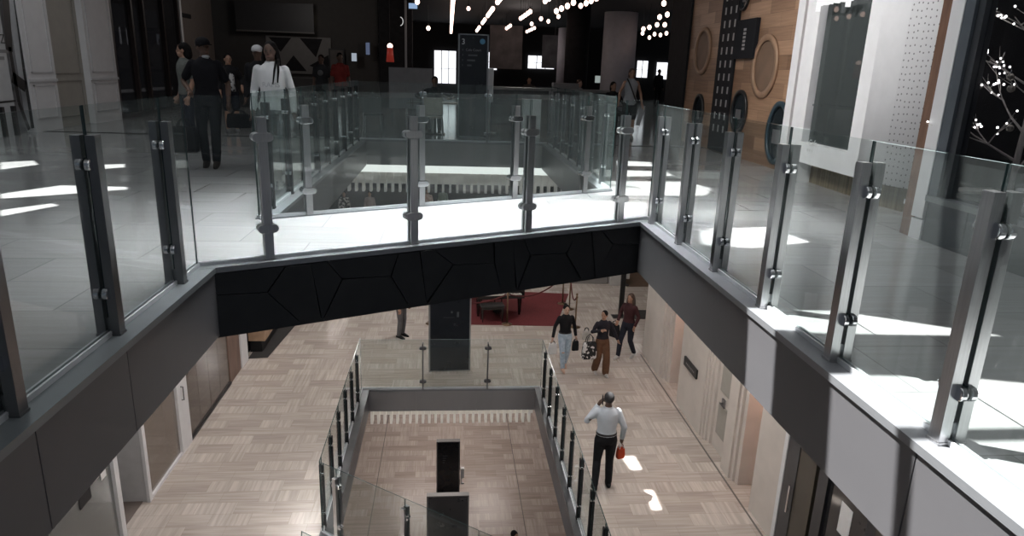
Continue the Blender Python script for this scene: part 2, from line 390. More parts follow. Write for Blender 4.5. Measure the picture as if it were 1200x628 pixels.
# white strip light cove and fins beneath the far ends of the voids
b = B(); b.box(FL-2.5, FR+2.5, YF+.16, YF+.2, -.70, -.5)
struct(b.obj('trim_22', emis('cove_light', (1, .99, .96), 1.15)), 'bright white light strip under the far fascia', 'light strip')
def fins(name, x0, x1, y, z0, z1, step, wid, m, label):
    b = B(); x = x0
    while x < x1: b.box(x, x+wid, y, y+.22, z0, z1); x += step
    b.box(x0, x1, y+.22, y+.25, z0+(z1-z0)*.35, z1)
    return struct(b.obj(name, m), label, 'slat screen')
fins('trim_23', FL-2.5, FR+2.5, YF+.2, -1.14, -.70, .158, .05, mat('pale_slat_glow', (.55, .53, .50), .6, emit=.12), 'row of pale vertical slats under the far fascia of the rear void')  # slats get a weak glow in their material, no lamp in them
fins('trim_24', FL+.02, FR, 14.40, Z2-.88, Z2-.54, .145, .055, mat('pale_slat_low_glow', (.70, .66, .60), .6, emit=.22), 'row of pale vertical slats under the far fascia of the middle void')  # stronger built-in glow brightens these lower slats
b = B(); b.box(-6, 6, YF+.46, YF+.5, -1.1, -.5); struct(b.obj('trim_25', NEARBLACK), 'dark board behind the slats', 'board')
b = B(); b.box(FL+.02, FR, 14.72, 14.76, Z2-.78, Z2-.5); struct(b.obj('trim_26', NEARBLACK), 'dark board behind the lower slats', 'board')

# ------------------------------------------------------------------ glass railings
def stadium(w, h, n=8):
    r = h/2; P = []
    for i in range(n+1): a = -PI/2+PI*i/n; P.append((w/2-r+r*math.cos(a), r*math.sin(a)))
    for i in range(n+1): a = PI/2+PI*i/n; P.append((-w/2+r+r*math.cos(a), r*math.sin(a)))
    return P
_post_me = {}
def post_mesh(m, slim, dp=.062):
    k = (m.name, slim, dp)
    if k not in _post_me:
        w = .034 if not slim else .013
        b = B()
        b.box(-w, w, -dp, -.012, .012, 1.10); b.box(-w, w, .012, dp, .012, 1.10)
        b.box(-w*.5, w*.5, -.016, .016, .012, .10); b.box(-w-.004, w+.004, -dp-.004, dp+.004, .0, .014)
        _post_me[k] = b.mesh('post', m, bevel=.002)
    return _post_me[k]
_clamp_me = {}
def clamp_mesh(m, th=.036, cw=.155):
    if (m.name, th, cw) not in _clamp_me:
        b = B(); P = stadium(cw, .068 if cw > .1 else .05)
        for y0, y1 in ((-th, -.008), (.008, th)): b.prism(P, y0, y1, RX(PI/2))
        _clamp_me[(m.name, th, cw)] = b.mesh('clamp', m, bevel=.006)
    return _clamp_me[(m.name, th, cw)]
def railing(label, p0, p1, z, posts, h=1.24, pm=None, cm=None, slim=False, top=None, tilt=0, joints=None, th=.036, cw=.155, dp=.062):
    pm = pm or STEEL; cm = cm or CHROME
    p0, p1 = Vector(p0), Vector(p1); L = (p1-p0).length; ang = math.atan2((p1-p0).y, (p1-p0).x)
    r = thing('glass_railing', label, 'railing', (p0.x, p0.y, z), ang)
    js = joints if joints is not None else [0]+[s for s in posts]+[L]
    for a, c in zip(js, js[1:]):
        if c-a < .12: continue
        a1, c1 = a+.007, c-.007
        b = B(); b.box(a1, c1, -.006, .006, .02, h)
        me = b.mesh('glass_panel', [GLASS, GEDGE, top or GTOP])
        for p in me.polygons:
            if abs(p.normal.x) > .5: p.material_index = 1
            elif p.normal.z > .5: p.material_index = 2
        put('glass_panel', me, r)
    for s in posts:
        po = put('post', post_mesh(pm, slim, dp), r, (s, 0, .012))
        for cz in ((.25, .95) if not slim else (.17, .98)): put('clamp', clamp_mesh(cm, th, cw), po, (0, 0, cz))
    b = B(); b.box(.0, L, -.02, -.0075, .012, .04); b.box(.0, L, .0075, .02, .012, .04)
    b.obj('base_channel', mat('bright_channel', (.62, .64, .66), .35, .25), r)
    return r
yr = [2.5+.885*k for k in range(-2, 6)]
railing('tall glass railing with steel posts along the right walkway in sun', (XR, -1.2), (XR, BB.y), 0, [y+1.2 for y in yr], h=1.22)
railing('tall glass railing with steel posts along the shaded left walkway', (XL, -1.2), (XL, BA.y), 0, [y+1.2 for y in (.06, .99, 1.92, 2.85, 3.79, 4.75)], h=1.26, pm=DSTEEL, top=GEDGE)
du = (BB-BA).normalized()
railing('glass railing with oval clamps along the front of the bridge', BA, BB, 0, [(Vector(p)-BA).dot(du) for p in ((-1.46, 5.52), (-.38, 6.1), (.67, 6.65), (1.72, 7.12))], h=1.26, th=.05, dp=.042, cm=STEEL)
du = (BD-BC).normalized()
railing('glass railing along the rear edge of the bridge', BC, BD, 0, [(Vector(p)-BC).dot(du) for p in ((-1.41, 7.12), (-.32, 7.77), (.77, 8.36), (1.78, 8.77))], h=1.24, th=.05, dp=.04)
railing('receding glass railing along the left side of the rear void', (XL, BC.y), (XL, YF), 0, [.5+.9*k for k in range(9)], pm=NEARBLACK, h=1.22, cw=.085, dp=.04)
railing('receding glass railing along the right side of the rear void', (XR, BD.y), (XR, YF), 0, [.55+.9*k for k in range(7)], pm=DSTEEL, h=1.22, cw=.085, dp=.04)
railing('glass railing across the far end of the rear void', (XL, YF+.06), (XR, YF+.06), 0, [1.33, 2.7], slim=True, pm=DSTEEL, h=1.2)
XL2, XR2 = -1.90, 2.16
ry = [14.35-.62-.84*k for k in range(6)]
railing('middle level glass railing on the left side of the void', (XL2, 9.38), (XL2, 14.38), Z2, [y-9.38 for y in sorted(ry)], pm=NEARBLACK, top=GEDGE, h=1.25, cw=.085, dp=.034)
ry = [14.35-.5-.86*k for k in range(9)]
railing('middle level glass railing on the right side of the void', (XR2, 6.5), (XR2, 14.38), Z2, [y-6.5 for y in sorted(ry)], pm=NEARBLACK, top=GEDGE, h=1.2, cw=.085, dp=.034)
railing('middle level glass railing across the far end of the void', (XL2, 14.40), (XR2, 14.40), Z2, [1.37, 2.83], slim=True, pm=DSTEEL, cm=DSTEEL, h=1.2)
DA, DB = Vector((XL2, 9.38)), Vector((XR2, 6.4))
railing('slanting middle level glass railing in front of the lower signs', DA, DB, Z2, [.35, 1.66, 2.9, 4.2], pm=STEEL, top=GEDGE, h=1.25)
railing('second slanting middle level railing cut off by the bottom edge', (-1.84, 7.75), (2.16, 4.9), Z2, [1.3, 2.6, 3.9], pm=STEEL, top=GEDGE, h=1.25)

# ------------------------------------------------------------------ middle level walls
WX = 5.12; MZ0, MZ1 = Z2, -.5
def wseg(b, y0, y1, x=WX, t=.3, z0=MZ0, z1=MZ1): b.box(x, x+t, y0, y1, z0, z1)
b = B()
wseg(b, 9.71, 8.88); b.box(9.0, 9.3, 16.2, 34, MZ0, MZ1); b.box(WX, 9.3, 16.2, 16.4, MZ0, MZ1)
struct(b.obj('wall_right', CREAM), 'cream wall along the right of the middle level', 'wall')
b = B()
for y0, y1, d in ((14.95, 16.2, 0), (14.82, 14.95, .05), (14.68, 14.82, .10), (14.58, 14.68, .15)): b.box(WX+d, WX+.4, y0, y1, MZ0, MZ1)
struct(b.obj('trim_27', CREAM), 'stepped cream pilaster beside the far shop opening', 'pilaster')
b = B(); wseg(b, 12.14, 13.6)
struct(b.obj('wall_right.001', CREAM), 'cream wall panel with a black sign between two openings', 'wall')
b = B()
for y0, y1, d in ((12.05, 12.14, .03), (11.95, 12.05, .06), (11.83, 11.95, .10)): b.box(WX+d, WX+.4, y0, y1, MZ0, MZ1)
struct(b.obj('trim_28', CREAM), 'stepped moulding beside the cream door', 'moulding')
b = B()
for y0, y1, d in ((10.62, 10.98, 0), (10.52, 10.62, .04), (10.40, 10.52, .09)): b.box(WX+d, WX+.4, y0, y1, MZ0, MZ1)
struct(b.obj('trim_29', CREAM), 'stepped cream pilaster between door and bright opening', 'pilaster')
# recesses: pink light of the shop interiors put into the lining colour
b = B(); b.box(WX+.9, WX+1.0, 13.6, 14.9, MZ0, MZ1); b.box(WX+.9, WX+1.0, 9.0, 10.5, MZ0, MZ1); b.box(WX+.3, WX+1, 9.68, 9.72, MZ0, MZ1); b.box(WX+.3, WX+1, 13.56, 13.6, MZ0, MZ1); b.box(WX+.4, WX+1, 10.5, 10.6, MZ0, MZ1); b.box(WX+.4, WX+1, 14.6, 14.7, MZ0, MZ1)
struct(b.obj('wall_right.002', mat('pink_light_plaster', (.60, .42, .34), .6)), 'openings in the right wall with their pink light in the lining colour', 'wall')
b = B(); b.box(WX+.45, WX+.6, 10.95, 11.85, MZ0, MZ1)
dr = thing('door_1', 'cream panelled door with lever handle in the right middle level wall', 'door', (WX+.15, 11.4, Z2)); dr['kind'] = 'structure'
b.bm.free()
b = B(); b.box(-.0, .06, -.45, .43, 0, 4.9); b.obj('door_leaf', CREAM, dr)
b = B(); b.box(-.02, .0, -.30, .28, .35, 1.0); b.box(-.02, 0, -.30, .28, 1.25, 2.3); b.obj('door_panel', BEIGE, dr, bevel=.006)
b = B(); b.box(-.03, 0, .02, .14, .98, 1.14); b.tube([(-.03, .08, 1.06), (-.08, .08, 1.06), (-.08, -.12, 1.06)], .016); b.obj('door_handle', DSTEEL, dr)
b = B(); b.box(WX-.012, WX+.0, 9.0, 16.4, Z2, Z2+.06)
b = B(); b.box(WX-.09, WX-.06, 7.0, 16.3, Z2-.001, Z2+.004)
struct(b.obj('trim_30', mat('joint_dark', (.1, .09, .08))), 'dark floor channel along the right wall', 'floor joint')
sg = thing('wall_sign', 'small black rectangular sign on the cream wall panel', 'sign', (WX-.02, 12.92, Z2+1.12))
b = B(); b.box(-.02, .019, -.38, .38, -.06, .14); b.obj('sign_board', BLACK, sg, bevel=.004)
b = B()
for k in range(7): b.box(-.024, -.02, -.26+.075*k, -.22+.075*k, .02, .055)
b.obj('lettering', mat('dim_letter', (.25, .25, .25)), sg)
# dark shop doors, near right
ds = thing('door_2', 'dark framed glass shop door at the bottom right', 'door', (WX, 7.5, Z2)); ds['kind'] = 'structure'
b = B(); b.box(-.02, .1, 1.28, 1.38, 0, 4.9); b.obj('door_frame', WHITE, ds)
b = B(); b.box(-.01, .1, .95, 1.27, 0, 4.9); b.box(0, .1, .2, .42, 0, 4.9); b.box(0, .1, -.9, -.7, 0, 4.9); b.obj('door_jamb', mat('dark_navy', (.02, .022, .028), .35), ds)
b = B(); b.box(.0, .08, .5, .95, 0, 4.9); b.obj('door_panel', mat('dark_brown', (.05, .042, .03), .4), ds)
b = B(); b.box(.05, .06, -.7, .2, 0, 4.9); b.box(.05, .06, .42, .5, 0, 4.9); b.obj('door_glass', mat('dark_glass', (.03, .03, .032), .08), ds)
b = B(); b.tube([(-.05, 1.0, .8), (-.05, 1.0, 1.25)], .015); b.box(-.05, 0, .99, 1.01, .84, .86); b.box(-.05, 0, .99, 1.01, 1.19, 1.21); b.obj('handle', CHROME, ds)
b = B(); b.box(.045, .05, -.35, -.1, 1.3, 1.75); b.obj('white_rectangle', mat('white_card', (.8, .8, .8)), ds)  # plain white rectangle on the dark door glass
b = B(); b.box(-.01, .05, -2.4, -.9, 0, 4.9)
for k in range(4):
    for j in range(6): b.box(-.03, -.01, -2.3+.36*k, -2.02+.36*k, .3+.72*j, .9+.72*j)
b.obj('panelled_side', mat('dark_brown2', (.06, .05, .04), .4), ds)

# left wall of the middle level
LX = -4.85
b = B(); b.box(LX-.4, LX, 14.75, 15.55, MZ0, MZ1)
struct(b.obj('trim_31', mat('walnut', (.17, .105, .08), .5, 0, .2, 3, stretch=(3, 3, .6))), 'brown wood clad pier on the left middle level', 'pier')
b = B(); b.box(LX-.4, LX+.02, 15.6, 16.1, MZ0, MZ1); b.box(LX-.4, LX-.05, 15.55, 15.6, MZ0, MZ1)
struct(b.obj('trim_32', WHITE), 'white pilaster beyond the wood pier', 'pilaster')
b = B(); b.box(LX-.4, LX-.1, 16.1, 24, MZ0, MZ1); struct(b.obj('wall_left', NEARBLACK), 'dark shop wall on the far left of the middle level', 'wall')
def storefront(name, label, y0, y1, n, fm, gm):
    w = thing(name, label, 'window', (LX, y0, Z2)); w['kind'] = 'structure'
    b = B(); b.box(-.06, .02, 0, y1-y0, 0, .05); b.box(-.06, .02, 0, y1-y0, 4.85, 4.95); b.obj('window_frame', fm, w)
    for k in range(n):
        a, c = (y1-y0)*k/n, (y1-y0)*(k+1)/n
        b = B(); b.box(-.03, -.018, a+.006, c-.006, .05, 4.85); b.obj('pane', gm, w)
    return w
DARKPANE = glass('bronze_glass', (.30, .26, .23), 2.6, (.30, .25, .22), .35)
storefront('window_1', 'bronze tinted glass shopfront on the left of the middle level', 12.25, 14.75, 4, BLACK, DARKPANE)
storefront('window_2', 'clear glass shopfront pane with pale sill on the left', 10.38, 11.75, 1, WHITE, glass('clear_pane', (.70, .66, .63), 2.2, (.5, .43, .38), .25))
b = B(); b.box(LX-.25, LX+.03, 11.75, 12.22, MZ0, MZ1)
pw = struct(b.obj('trim_33', WHITE), 'white panel with a small plate and pull handle', 'panel')
b = B(); b.box(LX+.03, LX+.035, 11.85, 12.12, Z2+1.42, Z2+1.47); b.box(LX+.03, LX+.035, 11.85, 12.12, Z2+1.5, Z2+1.54); b.obj('plate', mat('grey_letter', (.25, .25, .26)), pw)
b = B(); b.tube([(LX+.03, 11.93, Z2+1.28), (LX+.07, 11.93, Z2+1.28), (LX+.07, 11.93, Z2+1.02), (LX+.03, 11.93, Z2+1.02)], .012); b.obj('pull_handle', DSTEEL, pw)
# open white door leaf standing into the recess
b = B(); b.box(LX-1.1, LX-.02, 10.3, 10.36, Z2, MZ1)
d3 = struct(b.obj('door_3', mat('grey_white', (.50, .50, .50), .5)), 'white door leaf folded into the shop entrance on the left', 'door')
b = B(); b.box(LX-.02, LX+.03, 10.28, 10.38, Z2, MZ1); b.obj('door_edge', WHITE, d3)
b = B(); b.box(LX-1.2, LX-.1, 9.45, 10.3, Z2+.001, Z2+.012)
tag(b.obj('door_mat', mat('brown_mat', (.16, .13, .115), .9)), 'brown entrance mat in the left shop doorway', 'mat')
b = B(); b.box(LX-.06, LX+.03, 9.32, 9.44, Z2, MZ1); struct(b.obj('trim_34', WHITE), 'white door post at the left shop entrance', 'post')
w3 = storefront('window_3', 'glass shop window with dark notice and white cards at bottom left', 6.2, 9.32, 2, WHITE, glass('grey_pane', (.60, .62, .61), 2.0, (.42, .43, .42), .3))
b = B(); b.box(LX-1.6, LX-1.5, 6, 10.2, Z2, MZ1); b.box(LX-1.6, LX-.5, 12.2, 15, Z2, MZ1) if 0 else None
struct(b.obj('wall_left.001', mat('shop_inside', (.35, .33, .31), .7)), 'grey back wall inside the left shop', 'wall')
b = B(); b.box(LX-2.4, LX-2.3, 10.2, 16, Z2, MZ1); struct(b.obj('wall_left.002', mat('shop_inside2', (.32, .26, .22), .7)), 'brown back wall behind the bronze shopfront', 'wall')
def card(y0, y1, z0, z1, m, label, let=False, x=LX+.0):
    t = thing('notice', label, 'notice', (x, (y0+y1)/2, z0))
    b = B(); b.box(-.012, -.004, (y0-y1)/2, (y1-y0)/2, 0, z1-z0); b.obj('sheet', m, t)
    if let:
        b = B()
        for k in range(3):
            for j in range(4): b.box(-.004, -.002, -.09+.05*j, -.055+.05*j, (z1-z0)*(.45+.13*k), (z1-z0)*(.5+.13*k))
        b.obj('lettering', mat('grey_letter', (.25, .25, .26)), t)
pA = onx(97, 590, LX); pB = onx(110, 567, LX); 
card(8.42, 8.72, pA.z-.06, pA.z+.42, mat('slate_card', (.012, .012, .014), .6), 'dark notice with grey writing on the bottom left shop window', True)
card(8.80, 8.98, pA.z+.10, pA.z+.42, mat('white_card', (.8, .8, .8)), 'shorter white card beside the dark notice on the left shop window')
card(9.02, 9.16, pA.z+.0, pA.z+.42, mat('white_card', (.8, .8, .8)), 'longer white card nearest the white door post')
# orange-fronted counter at the far left of the middle level
oc = thing('display_counter', 'wood fronted counter with an orange top on a dark floor strip', 'counter', (-4.62, 16.5, Z2))
b = B(); b.box(-.3, .1, 0, 2.2, .32, 1.0); b.obj('cabinet', mat('tan_wood', (.42, .28, .18), .5, 0, .15), oc)
b = B(); b.box(-.32, .13, -.03, 2.23, 1.0, 1.05); b.obj('counter_top', mat('orange_top', (.55, .20, .08), .4), oc)
b = B(); b.box(-.29, .0, .08, 2.15, 0, .32); b.obj('plinth', BLACK, oc)
b = B(); b.prism([(LX, 16.15), (LX+.45, 16.2), (-4.1, 19.5), (LX, 19.5)], Z2+.001, Z2+.01); tag(b.obj('floor_mat', mat('black_mat', (.03, .028, .027), .8)), 'long dark floor strip under the wood fronted counter', 'mat')
# far end of the middle level
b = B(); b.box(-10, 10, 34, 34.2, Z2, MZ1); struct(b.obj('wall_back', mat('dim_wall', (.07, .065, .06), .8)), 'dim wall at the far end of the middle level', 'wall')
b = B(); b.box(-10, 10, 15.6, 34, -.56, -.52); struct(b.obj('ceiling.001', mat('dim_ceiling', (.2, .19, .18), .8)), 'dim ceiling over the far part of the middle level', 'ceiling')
gc = thing('service_counter', 'low grey counter beyond the red carpet', 'counter', (5.0, 22.5, Z2))
b = B(); b.box(-.75, .55, 0, .6, 0, .42); b.obj('counter_body', mat('grey_stone', (.24, .23, .22), .5), gc, bevel=.01)
b = B(); b.box(-.78, .58, -.03, .63, .42, .48); b.obj('counter_top', mat('grey_stone_light', (.36, .35, .33), .4), gc)
b = B(); b.box(5.6, 6.1, 22.3, 22.9, Z2, Z2+.75); tag(b.obj('plinth_block', mat('pale_block', (.5, .49, .47), .6), bevel=.01), 'pale square block at the end of the grey counter', 'block')
b = B(); b.box(6.15, 8.5, 22.2, 26, Z2+.001, Z2+.012); tag(b.obj('floor_mat', mat('brown_strip', (.13, .08, .05), .5)), 'brown floor strip leading into the far right shop', 'mat')

# ------------------------------------------------------------------ upper level: left wall
UX = -8.3; UH = 4.6
def wall_panel(name, label, y0, y1, m, d=0, z0=0, z1=UH, x=UX): 
    b = B(); b.box(x-.4, x+d, y0, y1, z0, z1); return struct(b.obj(name, m), label, 'wall')
def pilaster(name, label, y0, y1):
    o = wall_panel(name, label, y0, y1, WHITE, .06)
    b = B(); q = .12
    for a0, a1, z0, z1 in ((y0+q, y1-q, 1.15, UH-.2), (y0+q, y1-q, .25, .92)):
        for u0, u1, v0, v1 in ((a0, a1, z1-.03, z1), (a0, a1, z0, z0+.03), (a0, a0+.03, z0, z1), (a1-.03, a1, z0, z1)):
            b.box(UX+.06, UX+.075, u0, u1, v0, v1)
    b.box(UX+.06, UX+.09, y0, y1, .98, 1.03)
    b.obj('moulding', mat('white_moulding', (.6, .6, .61), .55), o); return o
pilaster('trim_35', 'white panelled pilaster nearest on the upper left wall', 14.85, 15.85)
o = wall_panel('wall_left.003', 'beige panelled wall between two white pilasters', 15.85, 17.3, BEIGE, -.08)
b = B()
for a0, a1, z0, z1 in ((15.98, 17.15, 1.12, UH-.2), (15.98, 17.15, .2, .98)):
    for u0, u1, v0, v1 in ((a0, a1, z1-.02, z1), (a0, a1, z0, z0+.02), (a0, a0+.02, z0, z1), (a1-.02, a1, z0, z1)): b.box(UX-.08, UX-.065, u0, u1, v0, v1)
b.obj('moulding', mat('beige_moulding', (.25, .235, .21), .6), o)
pilaster('trim_36', 'white panelled pilaster beside the dark glass shopfront', 17.3, 18.65)
wall_panel('wall_left.004', 'plain upper left wall nearest the viewer', -4, 11.9, mat('grey_wall', (.38, .38, .39), .6), 0)
wall_panel('wall_left.005', 'grey reveal beside the poster', 14.35, 14.85, mat('grey_reveal', (.26, .26, .27), .6), -.12)
# poster stand with black strokes
ps = thing('poster_panel', 'large white poster with bold black diagonal strokes on the upper left wall', 'poster', (UX+.02, 13.2, 0))
b = B(); b.box(-.3, 0, -1.28, 1.13, 0, 4.5); b.obj('board', mat('poster_white', (.50, .51, .52), .5), ps)
def strip(b, pts, w, x=.004):
    for (a, z0), (c, z1) in zip(pts, pts[1:]):
        d = Vector((c-a, z1-z0)).normalized(); n = Vector((-d.y, d.x))*w/2
        b.quad((x, a+n.x, z0+n.y), (x, c+n.x, z1+n.y), (x, c-n.x, z1-n.y), (x, a-n.x, z0-n.y))
b = B()
def P_(px, py): q = onx(px, py, UX+.02); return (q.y-13.2, q.z)
strip(b, [P_(17, -20), P_(30, 80), P_(37, 128), P_(40, 150)], .22); strip(b, [P_(5, -20), P_(11, 60)], .2); strip(b, [P_(11, 55), P_(22, 120), P_(34, 152)], .1); strip(b, [P_(14, 90), P_(30, 102)], .22)
strip(b, [P_(-10, 121), P_(18, 118)], .035)
b.obj('black_stroke', BLACK, ps)
text('OZ', .24, T(.006, P_(1, 46)[0]-.06, P_(1, 46)[1]) @ FACE_RIGHT, mat('poster_ink', (.06, .06, .06)), ps)
b = B()
for k, (px, py, w) in enumerate(((2, 60, .32), (1, 68, .2))):
    y, z = P_(px, py); b.box(.004, .006, y-w/2, y+w/2, z-.03, z+.03)
b.obj('small_print', mat('poster_grey', (.22, .22, .22)), ps)
b = B(); b.box(.0, .06, .62, .70, 0, .55); b.box(.0, .06, .98, 1.06, 0, .55); b.obj('stand_leg', BLACK, ps)
# dark glazed shopfront
ws = thing('window_4', 'dark glass shopfront with black frames on the upper left', 'window', (UX, 18.65, 0)); ws['kind'] = 'structure'
b = B(); 
for y in (0, 1.2, 1.95, 3.3, 4.45): b.box(-.1, .06, y, y+.1, 0, 4.6)
b.box(-.1, .05, 0, 4.6, 0, .12); b.obj('window_frame', mat('dark_bronze', (.035, .024, .022), .4), ws)
for y0, y1 in ((.1, 1.2), (1.3, 1.95), (2.05, 3.3), (3.4, 4.45)):
    b = B(); b.box(-.05, -.035, y0, y1, .1, 4.6); b.obj('pane', glass('black_pane', (.25, .25, .26), 1.5, (.06, .06, .065), .4), ws)
b = B(); b.box(UX-3.0, UX-2.9, 18, 24, 0, 4.6); struct(b.obj('wall_left.006', NEARBLACK), 'black interior wall behind the dark shopfront', 'wall')
lit = thing('pendant_tube', 'two short glowing tubes inside the dark shop window', 'lamp', (UX-.3, 19.9, 1.85))
for dy in (0, .42):
    b = B(); b.tube([(0, dy, 0), (0, dy, .42)], .022); b.obj('tube', emis('tube_white', (.95, .97, 1), 1.6), lit)
sc = thing('lit_sign', 'small glowing white sign high in the dark shop', 'sign', (UX-.25, 22.2, 1.92))
b = B(); b.box(-.02, 0, -.02, .46, 0, .28); b.obj('sign_box', emis('sign_glow', (.8, .86, .95), .9), sc)
b = B()
for k in range(3): b.box(.001, .004, .05+.13*k, .12+.13*k, .03, .14)
b.obj('lettering', NEARBLACK, sc)
b = B(); b.box(UX-.1, UX+.1, 23.2, 23.35, 0, 4.6); struct(b.obj('trim_37', WHITE), 'thin white vertical trim beyond the dark shopfront', 'trim')
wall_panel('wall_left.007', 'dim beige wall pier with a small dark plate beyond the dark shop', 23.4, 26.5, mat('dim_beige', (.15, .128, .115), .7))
b = B(); b.box(0, .03, 0, .75, 0, .13); tag(b.obj('name_plate', NEARBLACK, None, loc=(UX+.0, 23.6, 2.78)), 'small dark plate on the dim beige pier', 'sign')
# dark shop on the left of the food court
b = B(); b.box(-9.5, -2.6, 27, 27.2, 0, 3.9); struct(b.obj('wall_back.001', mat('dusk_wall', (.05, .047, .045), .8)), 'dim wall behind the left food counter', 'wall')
b = B(); b.box(-2.55, -1.35, 26.8, 27.3, 0, 3.9); struct(b.obj('trim_38', NEARBLACK), 'black pier with narrow slats by the food court', 'pier')
mu = thing('mural_panel', 'grey mural panel of dark triangles behind the woman in white', 'mural', (-6.6, 26.95, 1.15))
b = B(); b.box(0, 2.3, -.04, 0, 0, 1.3); b.obj('board', mat('mural_grey', (.17, .165, .16), .7), mu)
b = B()
for t_ in (((.1, 1.25), (.9, 1.25), (.5, .75)), ((.5, .1), (1.4, .1), (.95, .65)), ((1.2, 1.25), (2.0, 1.25), (1.75, .6)), ((1.5, .3), (2.25, .05), (2.2, .7))):
    b.quad(*[(x, -.043, z) for x, z in t_])
b.obj('triangle', NEARBLACK, mu)
fr = thing('picture_frame', 'small framed picture on the dim wall right of the mural', 'picture', (-4.1, 26.9, 1.7))
b = B(); b.box(-.28, .28, -.03, .05, -.38, .38); b.obj('frame', BLACK, fr)
b = B(); b.box(-.23, .23, -.04, -.03, -.33, .33); b.obj('print', mat('dim_print', (.10, .09, .085), .8), fr)
hb = thing('hanging_board', 'dark menu board hanging over the left food counter', 'board', (-6.0, 26.5, 2.6))
b = B(); b.box(-1.5, 1.2, 0, .08, 0, .95); b.obj('board', mat('menu_black', (.025, .025, .027), .5), hb)
b = B(); b.box(-1.5, 1.2, -.02, .1, -.05, 0); b.obj('rail', mat('dim_rail', (.10, .095, .09), .5), hb)
b = B(); b.box(-8.25, -4, 25.2, 25.8, 0, 1.05); tag(b.obj('bar_counter', mat('dark_counter', (.035, .033, .032), .5), bevel=.02), 'long dark counter at the back left of the upper level', 'counter')
lw = thing('wall_lamp', 'small cream wall lamp above the left food counter', 'lamp', (-5.05, 26.9, 2.95)); 
b = B(); b.box(-.09, .09, -.1, 0, 0, .22); b.obj('lamp_shade', emis('cream_glow', (.9, .8, .6), .5), lw); b = B(); b.box(-.04, .04, -.03, .05, -.05, 0); b.obj('bracket', BLACK, lw)

# ------------------------------------------------------------------ food court beyond
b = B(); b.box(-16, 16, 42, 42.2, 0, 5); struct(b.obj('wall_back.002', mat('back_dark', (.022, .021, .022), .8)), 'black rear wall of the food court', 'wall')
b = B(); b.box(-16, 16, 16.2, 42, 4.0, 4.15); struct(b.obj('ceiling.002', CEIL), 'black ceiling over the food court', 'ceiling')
b = B(); b.box(8.6, 8.8, 17, 42, 0, 4); struct(b.obj('wall_right.003', NEARBLACK), 'black side wall of the food court', 'wall') if 0 else b.bm.free()
def window(n, label, px0, py0, px1, py1, cols):
    p, q = ony(px0, py0, 41.9), ony(px1, py1, 41.9)
    w = thing('window_%d' % n, label, 'window', (p.x, 41.9, q.z)); w['kind'] = 'structure'
    W, H_ = q.x-p.x, p.z-q.z
    b = B(); b.box(0, W, 0, .02, 0, H_); b.obj('pane', emis('daylight_pane', (.93, .95, 1.0), 1.5), w)
    b = B(); b.box(-.05, W+.05, -.03, .03, -.05, 0); b.box(-.05, W+.05, -.03, .03, H_, H_+.06); b.box(-.05, 0, -.03, .03, 0, H_); b.box(W, W+.05, -.03, .03, 0, H_)
    for k in range(1, cols): b.box(W*k/cols-.02, W*k/cols+.02, -.02, 0, 0, H_)
    b.box(0, W, -.02, 0, H_*.45, H_*.45+.02)
    b.obj('window_frame', mat('violet_frame', (.05, .04, .09), .5), w)
window(5, 'bright far window left of the directory sign', 509, 59, 534, 98, 3)
window(6, 'bright far window just right of the directory sign', 570, 61, 582, 82, 2)
window(7, 'bright far window in the middle of the food court', 619, 65, 649, 81, 3)
window(8, 'bright far window right of the pale column', 747, 71, 758, 91, 2)
window(9, 'small bright far window with a person standing before it', 770, 73, 782, 93, 1)
def column(label, x, y, r, m, z1=4.0):
    b = B(); b.cyl(x, y, 0, z1, r, 32); return struct(b.obj('column', m, smooth=True), label, 'column')
column('broad pale round column in the food court', 5.72, 24, .56, mat('pale_column', (.46, .46, .50), .55), 3.5)
column('grey round column further back in the food court', 4.9, 30, .36, mat('grey_column', (.24, .23, .26), .6), 3.3)
column('black round column left of the pale one', 4.55, 25.5, .42, NEARBLACK)
b = B(); b.box(6.9, 7.9, 19, 20, 0, 4); struct(b.obj('trim_39', NEARBLACK), 'black square pier right of the food court', 'pier') if 0 else b.bm.free()
# mural-like grey hanging banners
for i, (x, y, w, h, z, lab) in enumerate(((2.6, 33, 1.5, 1.9, 1.6, 'dim pinkish hanging panel in the food court beside the directory'), (5.0, 34, 1.2, 1.5, 1.7, 'dim grey hanging panel left of the pale column'))):
    b = B(); b.box(-w/2, w/2, 0, .04, 0, h); 
    t_ = thing('hanging_banner', lab, 'panel', (x, y, z)); b.obj('fabric', mat('dusk_panel%d' % i, ((.085, .07, .068), (.12, .12, .13))[i], .7, 0, .4, 2), t_)
    b = B(); b.tube([(0, .02, h), (0, .02, 4.0-z)], .012, 6); b.obj('rod', BLACK, t_)
# directory sign
def directory(label, x, y, z, w, h, edge, rz=0, d=.14):
    t_ = thing('directory_sign', label, 'sign', (x, y, z), rz)
    b = B(); b.box(-w/2, w/2, -d/2, d/2, 0.02, h); b.obj('screen_face', mat('screen_black', (.012, .014, .018), .22), t_)
    b = B(); e = .035
    b.box(-w/2-e, -w/2, -d/2-.006, d/2+.01, 0, h+.02); b.box(w/2, w/2+e, -d/2-.006, d/2+.01, 0, h+.02); b.box(-w/2-e, w/2+e, -d/2-.006, d/2+.01, h, h+.025); b.box(-w/2-e, w/2+e, -d/2-.006, d/2+.01, 0, .02); b.obj('frame', edge, t_)
    return t_
dsn = directory('tall black directory sign listing the level 3 food area', .55, 16.35, 0, .62, 2.25, mat('dim_silver', (.30, .31, .32), .3, .8))
yt = -.073
lt = mat('sign_letter', (.42, .44, .46), .6, emit=.06); lb = mat('sign_blue', (.05, .16, .26), .6, emit=.12)
text('3', .17, T(-.23, yt, 2.10) @ FACE_CAM, lt, dsn, 'level_number')
